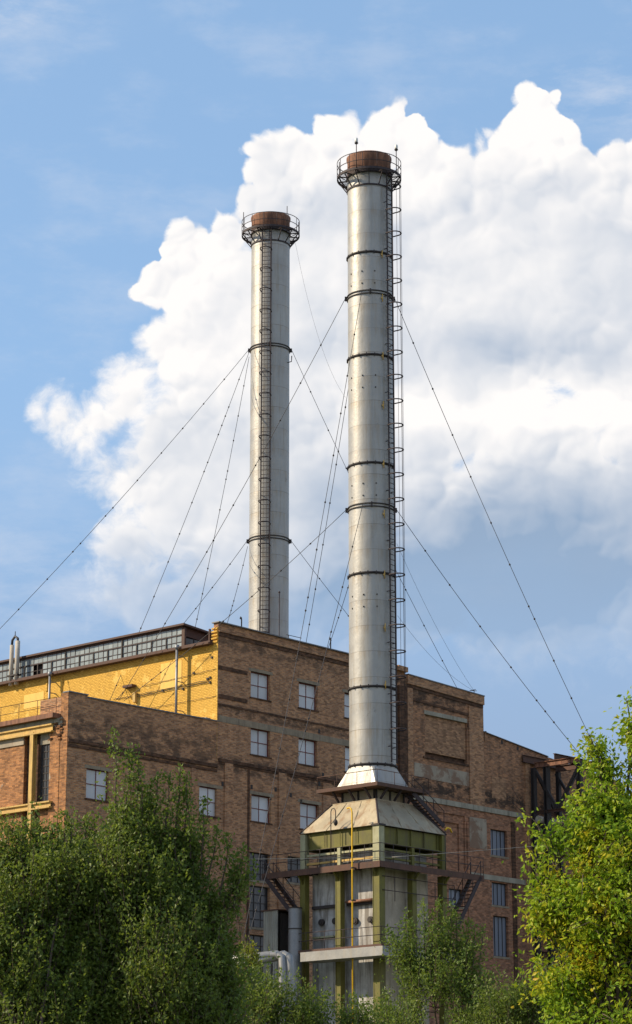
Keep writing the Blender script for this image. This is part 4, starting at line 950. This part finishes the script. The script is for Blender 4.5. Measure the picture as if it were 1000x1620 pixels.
# ------------------------------------------------------------------ guy wires
ins = MB(); ins.sphere((0,0,0), .06, 6, 4, 1.3); insm = ins.mesh('insulator', M['darksteel'])
def wire(a, b, label, r=.019, sag=.018, beads=True, mat='cable', cat='cable', name='guy_wire', group='guy wires of the chimneys'):
    a, b = Vector(a), Vector(b); L = (b-a).length; n = 16
    root = thing(name, label, cat, a, 0, group)
    pts = [(b-a)*(i/n)-Vector((0,0,4*sag*L*(i/n)*(1-i/n))) for i in range(n+1)]
    MB().tube(pts, r, 5).build('cable', M[mat], root)
    if beads:
        k = 3.2
        while k < L-1:
            f = k/L; p = (b-a)*f-Vector((0,0,4*sag*L*f*(1-f)))
            link('insulator', insm, root, p, (0, atan2((b-a).xy.length, (b-a).z), atan2((b-a).y, (b-a).x))); k += rnd.choice((2.7,3.0,3.3,.9 if k > 5 else 3.0))
    return root
def cr(P, rad_, th, z): a = az_of(radians(th)); return P+Vector((cos(a)*(rad_(z)+.18), sin(a)*(rad_(z)+.18), z))
gR1, gR2 = guR; gL1, gL2 = guL
anchorL = lambda x, y, s=-1.2: CORNER+U*s+W*B(x,y,s)[0]+Vector((0,0,B(x,y,s)[1]))
wire(cr(CH_L,radL,-88,gL1), atY(-110,1106,168), 'guy wire from the rear chimney upper ring, running far left out of the yellow roof')
wire(cr(CH_L,radL,-60,gL1), anchorL(173,1110), 'rear chimney upper guy wire down to the annex roof, leftmost of those anchored there')
wire(cr(CH_L,radL,-100,gL1)+Vector((0,1.2,0)), anchorL(305,1010,2.5), 'short steep guy wire from the back of the rear chimney to the roof glazing')
wire(cr(CH_L,radL,-88,gL2), anchorL(184,1107), 'guy wire from the rear chimney lower ring down to the annex roof')
wire(cr(CH_L,radL,-100,gL2)+Vector((0,1.2,0)), anchorL(352,1010,6), 'short guy wire from the back of the rear chimney lower ring to the main roof')
gan = CORNER+U*A(832,1284,-.6)[0]-W*.6+Vector((0,0,A(832,1284,-.6)[1]))
wire(cr(CH_L,radL,88,gL1), gan, 'rear chimney upper right guy wire, passing behind the front chimney to the trestle', sag=.03)
wire(cr(CH_L,radL,88,gL2), gan-Vector((0,0,.3)), 'rear chimney lower right guy wire, passing behind the front chimney to the trestle', sag=.03)
wire(cr(CH_R,radR,-90,gR1), anchorL(188,1108), 'front chimney upper left guy wire, crossing the rear chimney down to the annex roof')
wire(cr(CH_R,radR,-90,gR2), anchorL(196,1109), 'front chimney lower left guy wire, crossing the rear chimney foot to the annex roof')
wire(cr(CH_R,radR,-20,gR1), atY(376,1530,140), 'steep guy wire from the front chimney upper ring to the ground before the wall')
wire(cr(CH_R,radR,-20,gR2), atY(388,1500,140), 'guy wire from the front chimney lower ring to the ground before the wall')
wire(cr(CH_R,radR,-160,gR1), CORNER+U*A(483,1024,.6)[0]+W*.6+Vector((0,0,A(483,1024,.6)[1])), 'guy wire from the back of the front chimney upper ring to the brick parapet')
wire(cr(CH_R,radR,-175,gR2), CORNER+U*A(519,1026,.3)[0]+W*.3+Vector((0,0,A(519,1026,.3)[1])), 'guy wire from the back of the front chimney lower ring to the parapet gooseneck')
wire(cr(CH_R,radR,85,gR1), atY(952,1205,150), 'guy wire from the front chimney upper ring sloping right to behind the yellow-green tree')
wire(cr(CH_R,radR,85,gR2), atY(935,1215,150), 'guy wire from the front chimney lower ring sloping right to behind the yellow-green tree')
am = CORNER+U*A(750,1093,.25)[0]+W*.25+Vector((0,0,A(750,1093,.25)[1]))
wire(cr(CH_R,radR,95,zR(850)), am, 'steeper of two thin wires from the front chimney to the tower roof aerial', .009, .02, False, 'cable', 'cable', 'aerial_wire', 'thin aerial wires')
wire(cr(CH_R,radR,95,zR(965)), am, 'flatter of two thin wires from the front chimney to the tower roof aerial', .009, .02, False, 'cable', 'cable', 'aerial_wire', 'thin aerial wires')
wire(CH_L+Vector((1.9,-.5,zplL-.8)), cr(CH_R,radR,-90,zR(618)), 'thin slack wire from the rear chimney top to the front chimney middle', .008, .05, False, 'cable', 'cable', 'aerial_wire', 'thin aerial wires')
wire(atY(-60,1362,120), atY(620,1356,120), 'thin pale service cable crossing in front of the chimney base on its left side', .010, .002, False, 'palecable', 'cable', 'service_cable', 'pale service cables')
wire(atY(620,1356,120), atY(960,1329,120), 'thin pale service cable running right from the chimney base to the tree', .010, .002, False, 'palecable', 'cable', 'service_cable', 'pale service cables')

# ------------------------------------------------------------------ trees
def leafmat(name, cols, trans=.42, clump=.45):
    m, t, b = newmat(name)
    geo = t.node('ShaderNodeNewGeometry'); r = geo.outputs['Random Per Island']
    cr_ = t.node('ShaderNodeValToRGB'); cr_.color_ramp.interpolation = 'LINEAR'; el = cr_.color_ramp.elements
    el[0].position = 0; el[0].color = (*cols[0][1], 1); el[1].position = 1; el[1].color = (*cols[-1][1], 1)
    for p, c in cols[1:-1]: e = el.new(p); e.color = (*c, 1)
    tc = t.node('ShaderNodeTexCoord').outputs['Object']; n = t.noise(tc, .9, 4, .6)
    t.put(cr_.inputs[0], t.m('ADD', t.m('MULTIPLY', r, 1-clump), t.rng(n, .36, .64, 0, clump), clamp=True))
    t.l.new(cr_.outputs[0], b.inputs['Base Color']); b.inputs['Roughness'].default_value = .5; b.inputs['Specular IOR Level'].default_value = .3
    tr = t.node('ShaderNodeBsdfTranslucent'); t.l.new(t.mix(.5, cr_.outputs[0], (.20,.26,.02,1)), tr.inputs[0])
    mx = t.node('ShaderNodeMixShader'); mx.inputs[0].default_value = trans
    t.l.new(b.outputs[0], mx.inputs[1]); t.l.new(tr.outputs[0], mx.inputs[2]); t.l.new(mx.outputs[0], t.n['Material Output'].inputs[0])
    return m
M['leaf_dark'] = leafmat('deep_green_leaves', [(0,(.065,.11,.02)),(.5,(.12,.175,.032)),(.85,(.19,.235,.05)),(1,(.28,.30,.09))], .45)
M['leaf_gold'] = leafmat('yellow_green_leaves', [(0,(.14,.27,.018)),(.4,(.24,.38,.02)),(.66,(.40,.46,.022)),(.88,(.62,.50,.025)),(1,(.68,.42,.03))], .5, .6)
M['leaf_mid'] = leafmat('mid_green_leaves', [(0,(.07,.12,.02)),(.5,(.12,.18,.03)),(.9,(.18,.23,.05)),(1,(.25,.26,.07))])
M['leaf_shrub'] = leafmat('yellowing_shrub_leaves', [(0,(.08,.13,.015)),(.6,(.22,.24,.02)),(1,(.45,.34,.03))])

def tree(label, name, foot, blobs, leafsize, mat, seed, up=.75, shootlen=(.7,1.6), dens=1.0, aspect=.55, droop=0.0, spires=(), group=None, trunk_r=.16, Y=70, inset=.05):
    """blobs: (px, py, radius in metres x, z, depth offset). Leaves sit on shoots that grow through each lobe."""
    R = np.random.default_rng(seed); rr = random.Random(seed)
    root = thing(name, label, 'tree', foot, 0, group)
    F = Vector(foot); skel = MB(); LP = []; LD = []
    cent = []
    for (px, py, rx, rz, dy) in blobs:
        c = atY(px, py, Y+dy)-F; cent.append((c, rx, rz))
    top = max(c.z for c, _, _ in cent); fork = Vector((0,0,top*.32))
    skel.tube([(0,0,-.1),(rr.uniform(-.1,.1),rr.uniform(-.1,.1),top*.16),fork], trunk_r, 9, trunk_r*.75)
    for c, rx, rz in cent:
        tgt = c+Vector((0,0,rz*.3)); st = fork if c.z > fork.z+.5 else fork*.7
        mid = st.lerp(tgt, .5)+Vector((rr.uniform(-.4,.4), rr.uniform(-.4,.4), -.25)); q3 = st.lerp(tgt, .8)+Vector((rr.uniform(-.15,.15),0,-.05))
        skel.tube([st, mid, q3, tgt], trunk_r*.35, 6, .02)
        rx = max(.15, rx-shootlen[1]*inset); rz = max(.15, rz-shootlen[1]*inset)
        n = int(190*dens*rx*rz)+24
        subs = []
        for _ in range(9):
            v = Vector(R.normal(size=3)); v.normalize(); q_ = R.uniform(.45,.95); subs.append((Vector((v.x*rx*q_, v.y*rx*q_, v.z*rz*q_)), R.uniform(.20,.38)))
        for _ in range(n):
            sc_, sr = subs[int(R.integers(0, 9))]
            p = sc_+Vector(R.normal(size=3)*np.array([rx,rx,rz])*sr); v = Vector((p.x/rx, p.y/rx, p.z/rz)); rad_ = min(1.1, v.length); v.normalize(); p = c+p
            d = (Vector((v.x, v.y, v.z*.4))*(1-up)+Vector((0,0,up if R.random() > droop else -.35))+Vector(R.normal(size=3))*.22).normalized()
            L = R.uniform(*shootlen)*(0.6+.5*rad_); q = p-d*L*.5
            if rr.random() < .12: skel.tube([q3.lerp(tgt, rr.random()), q, q+d*L*.8], .018, 4, .006, cap=False)
            elif rr.random() < .4: skel.tube([q, q+d*L], .009, 3, .004, cap=False)
            k = int(L/ (leafsize*.40)); f = (np.arange(k)+R.random(k))/k
            taper = (1-.75*f)[:, None]
            LP.append(np.array(q)[None]+np.array(d)[None]*(f*L)[:, None]+R.normal(size=(k,3))*leafsize*1.25*taper); LD.append(np.repeat(np.array(d)[None], k, 0))
    for (px, py, py2, wob) in spires:          # single leafy leaders standing above the crown
        a = atY(px, py2, Y)-F; b = atY(px+wob, py, Y)-F; d = (b-a); L = d.length; k = int(L/(leafsize*.07))
        skel.tube([a-d*.2, a.lerp(b,.5)+Vector((.05,0,0)), b], .03, 5, .006, cap=False)
        f = R.random(k)**.85; LP.append(np.array(a)[None]+np.array(d)[None]*f[:,None]+R.normal(size=(k,3))*np.array([1,1,.8])*leafsize*(2.0-1.4*f)[:,None]); LD.append(np.repeat(np.array(d/L)[None],k,0))
    P = np.concatenate(LP); D = np.concatenate(LD); n = len(P)
    ax = D*.45+R.normal(size=(n,3))*.55; ax[:,2] -= droop*.9; ax /= np.linalg.norm(ax,axis=1)[:,None]
    sd = np.cross(ax, R.normal(size=(n,3))); sd /= np.linalg.norm(sd,axis=1)[:,None]; nr = np.cross(ax, sd)
    L = leafsize*R.uniform(.6,1.25,size=(n,1)); Wd = L*aspect
    V = np.empty((n,5,3)); V[:,0] = P; V[:,1] = P+ax*L*.45+sd*Wd*.5+nr*L*.10; V[:,2] = P+ax*L+nr*L*-.08; V[:,3] = P+ax*L*.45-sd*Wd*.5+nr*L*.10; V[:,4] = P+ax*L*.5
    b = (np.arange(n)*5)[:,None]; tri = np.array([[0,1,4],[1,2,4],[0,4,3],[4,2,3]])
    Fc = (b[:,:,None]+tri[None]).reshape(-1,3)
    me = bpy.data.meshes.new('crown'); me.vertices.add(n*5); me.vertices.foreach_set('co', V.reshape(-1)); me.loops.add(len(Fc)*3); me.loops.foreach_set('vertex_index', Fc.reshape(-1).astype(np.int32))
    me.polygons.add(len(Fc)); me.polygons.foreach_set('loop_start', np.arange(len(Fc), dtype=np.int32)*3); me.polygons.foreach_set('loop_total', np.full(len(Fc),3,dtype=np.int32))
    me.update(calc_edges=True); me.materials.append(M[mat])
    cr_ = link('crown', me, root); skel.build('trunk', M['bark'], root)
    return n
def foot(px, Y): p = atY(px, 1400, Y); return (p.x, p.y, 0)
NL = 0
NL += tree('dark green tree with upright leafy shoots before the brick annex, tallest of the left group', 'broadleaf_tree', foot(225,70),
     [(205,1380,1.0,1.0,-.8),(268,1425,.8,.9,-.8),(322,1520,.65,.9,-.9),(240,1490,1.2,1.0,-1.0),(170,1570,1.2,1.0,-1),(270,1600,1.2,1.0,-1.2),(355,1580,.5,.8,-.6),(215,1345,.8,.9,0),(278,1340,.7,.8,.5),(190,1300,.3,.5,0),(235,1300,.25,.5,.2),(165,1375,.8,.9,-.4),(240,1380,1.2,1.0,.3),(298,1395,.7,.9,.3),(322,1455,.65,.9,0),(205,1440,1.3,1.0,-.3),(280,1470,1.3,1.0,.4),(352,1500,.35,.7,.2),
      (150,1500,1.2,1.0,0),(240,1550,1.6,1.1,0),(320,1580,1.0,.9,0),(150,1620,1.3,1,-1.6),(270,1560,1.3,1,-1.8),(340,1640,.8,.8,-1.6),(180,1620,1.5,1.0,0),(300,1640,1.6,1.0,0),(372,1400,.3,.6,.2)],
     .12, 'leaf_dark', 11, spires=[(182,1160,1260,-2),(196,1180,1290,10),(213,1195,1290,6),(240,1222,1300,10),(262,1228,1300,5),(277,1212,1310,8),(290,1225,1330,5),(224,1225,1300,-3),(318,1262,1360,3),(330,1310,1380,14),(350,1320,1400,12),(372,1340,1420,14),(300,1250,1340,-6)], group='trees in front of the plant')
NL += tree('dark green tree at the far left edge in front of the orange brick side', 'broadleaf_tree', foot(60,66),
     [(20,1560,1.1,.9,-1.9),(90,1590,1.0,.9,-1.9),(40,1640,1.3,.9,-2.2),(-20,1500,1,1,-1.6),(30,1430,1.1,1.0,-.8),(100,1420,.9,1.0,-.8),(70,1520,1.2,1.0,-1.0),(0,1590,1.2,1.0,-1.1),(130,1600,1.1,1.0,-1.1),(30,1372,.8,.8,0),(90,1365,.8,.8,.4),(-20,1390,.9,1.0,0),(60,1410,1.3,1.0,0),(130,1400,.8,.9,0),(0,1450,1.2,1.0,.3),(95,1480,1.2,1.0,-.3),(20,1530,1.4,1.0,0),(110,1560,1.3,1.0,0),(40,1620,1.8,1.0,0)],
     .12, 'leaf_dark', 12, spires=[(8,1295,1340,2),(28,1308,1350,3),(60,1298,1350,-3),(98,1282,1350,4),(108,1295,1350,5),(130,1293,1360,6),(147,1295,1370,-2),(80,1306,1350,2)], group='trees in front of the plant')
NL += tree('yellow-green tree turning golden at the right edge', 'maple_tree', foot(985,55),
     [(1000,1165,.55,.75,0),(960,1215,.5,.6,0),(1030,1230,.9,.9,.3),(945,1278,.6,.65,-.2),(990,1310,1.1,1.0,0),(915,1338,.75,.7,.2),(1060,1340,1.1,1.0,0),(920,1400,1.0,.8,0),(1000,1420,1.2,1.0,-.3),(885,1465,.75,.8,.2),
      (950,1510,1.2,1.0,0),(1040,1540,1.2,1.0,0),(890,1570,1.0,1.0,0),(970,1620,1.5,1.0,0),(945,1182,.25,.3,0),(872,1328,.28,.3,0),(858,1385,.32,.35,0),(852,1455,.35,.3,0),(1010,1360,.9,.9,-.9),(960,1450,.9,.8,-.9)],
     .135, 'leaf_gold', 13, up=.25, shootlen=(.3,.8), dens=2.2, aspect=.5, droop=.45, spires=[(935,1160,1195,-2),(993,1103,1160,-2),(848,1345,1380,-6),(852,1290,1310,-16)], trunk_r=.2, Y=55, inset=.3)
NL += tree('small mid-green tree growing in front of the right side of the chimney base', 'broadleaf_tree', foot(690,95),
     [(685,1505,.6,.7,0),(650,1520,.6,.6,0),(735,1515,.7,.6,0),(690,1560,1.5,.9,0),(630,1610,1.0,.8,0),(750,1600,1.0,.9,0)],
     .12, 'leaf_mid', 14, spires=[(628,1478,1530,-6),(682,1440,1500,4),(722,1440,1500,-3),(748,1462,1520,2),(640,1440,1500,3),(671,1425,1490,-2),(692,1423,1490,2),(712,1430,1490,2),(735,1455,1510,6),(758,1465,1520,6),(616,1468,1520,-3),(655,1460,1500,-4)], Y=95, group='trees in front of the plant')
NL += tree('yellowing low shrub beside the silver pipeline elbow', 'shrub', foot(395,100), [(388,1520,.35,.5,0),(400,1515,.3,.5,0)], .1, 'leaf_shrub', 15, Y=100, shootlen=(.3,.6), spires=[(396,1490,1520,3),(384,1492,1520,-2)], trunk_r=.05)
NL += tree('low dark tree filling the gap beneath the chimney base, middle of the row', 'broadleaf_tree', foot(500,88), [(410,1580,1.0,.9,0),(455,1610,1.1,.9,0),(520,1650,1.3,.8,0),(590,1640,1.2,.9,0)], .12, 'leaf_dark', 16, Y=88, group='trees in front of the plant')
NL += tree('low dark tree between the chimney base and the yellow-green tree', 'broadleaf_tree', foot(810,92), [(800,1610,1.2,.9,0),(850,1590,1.0,.9,0),(780,1650,1.5,1.0,0)], .12, 'leaf_dark', 17, Y=92, group='trees in front of the plant')
print('LEAVES', NL)
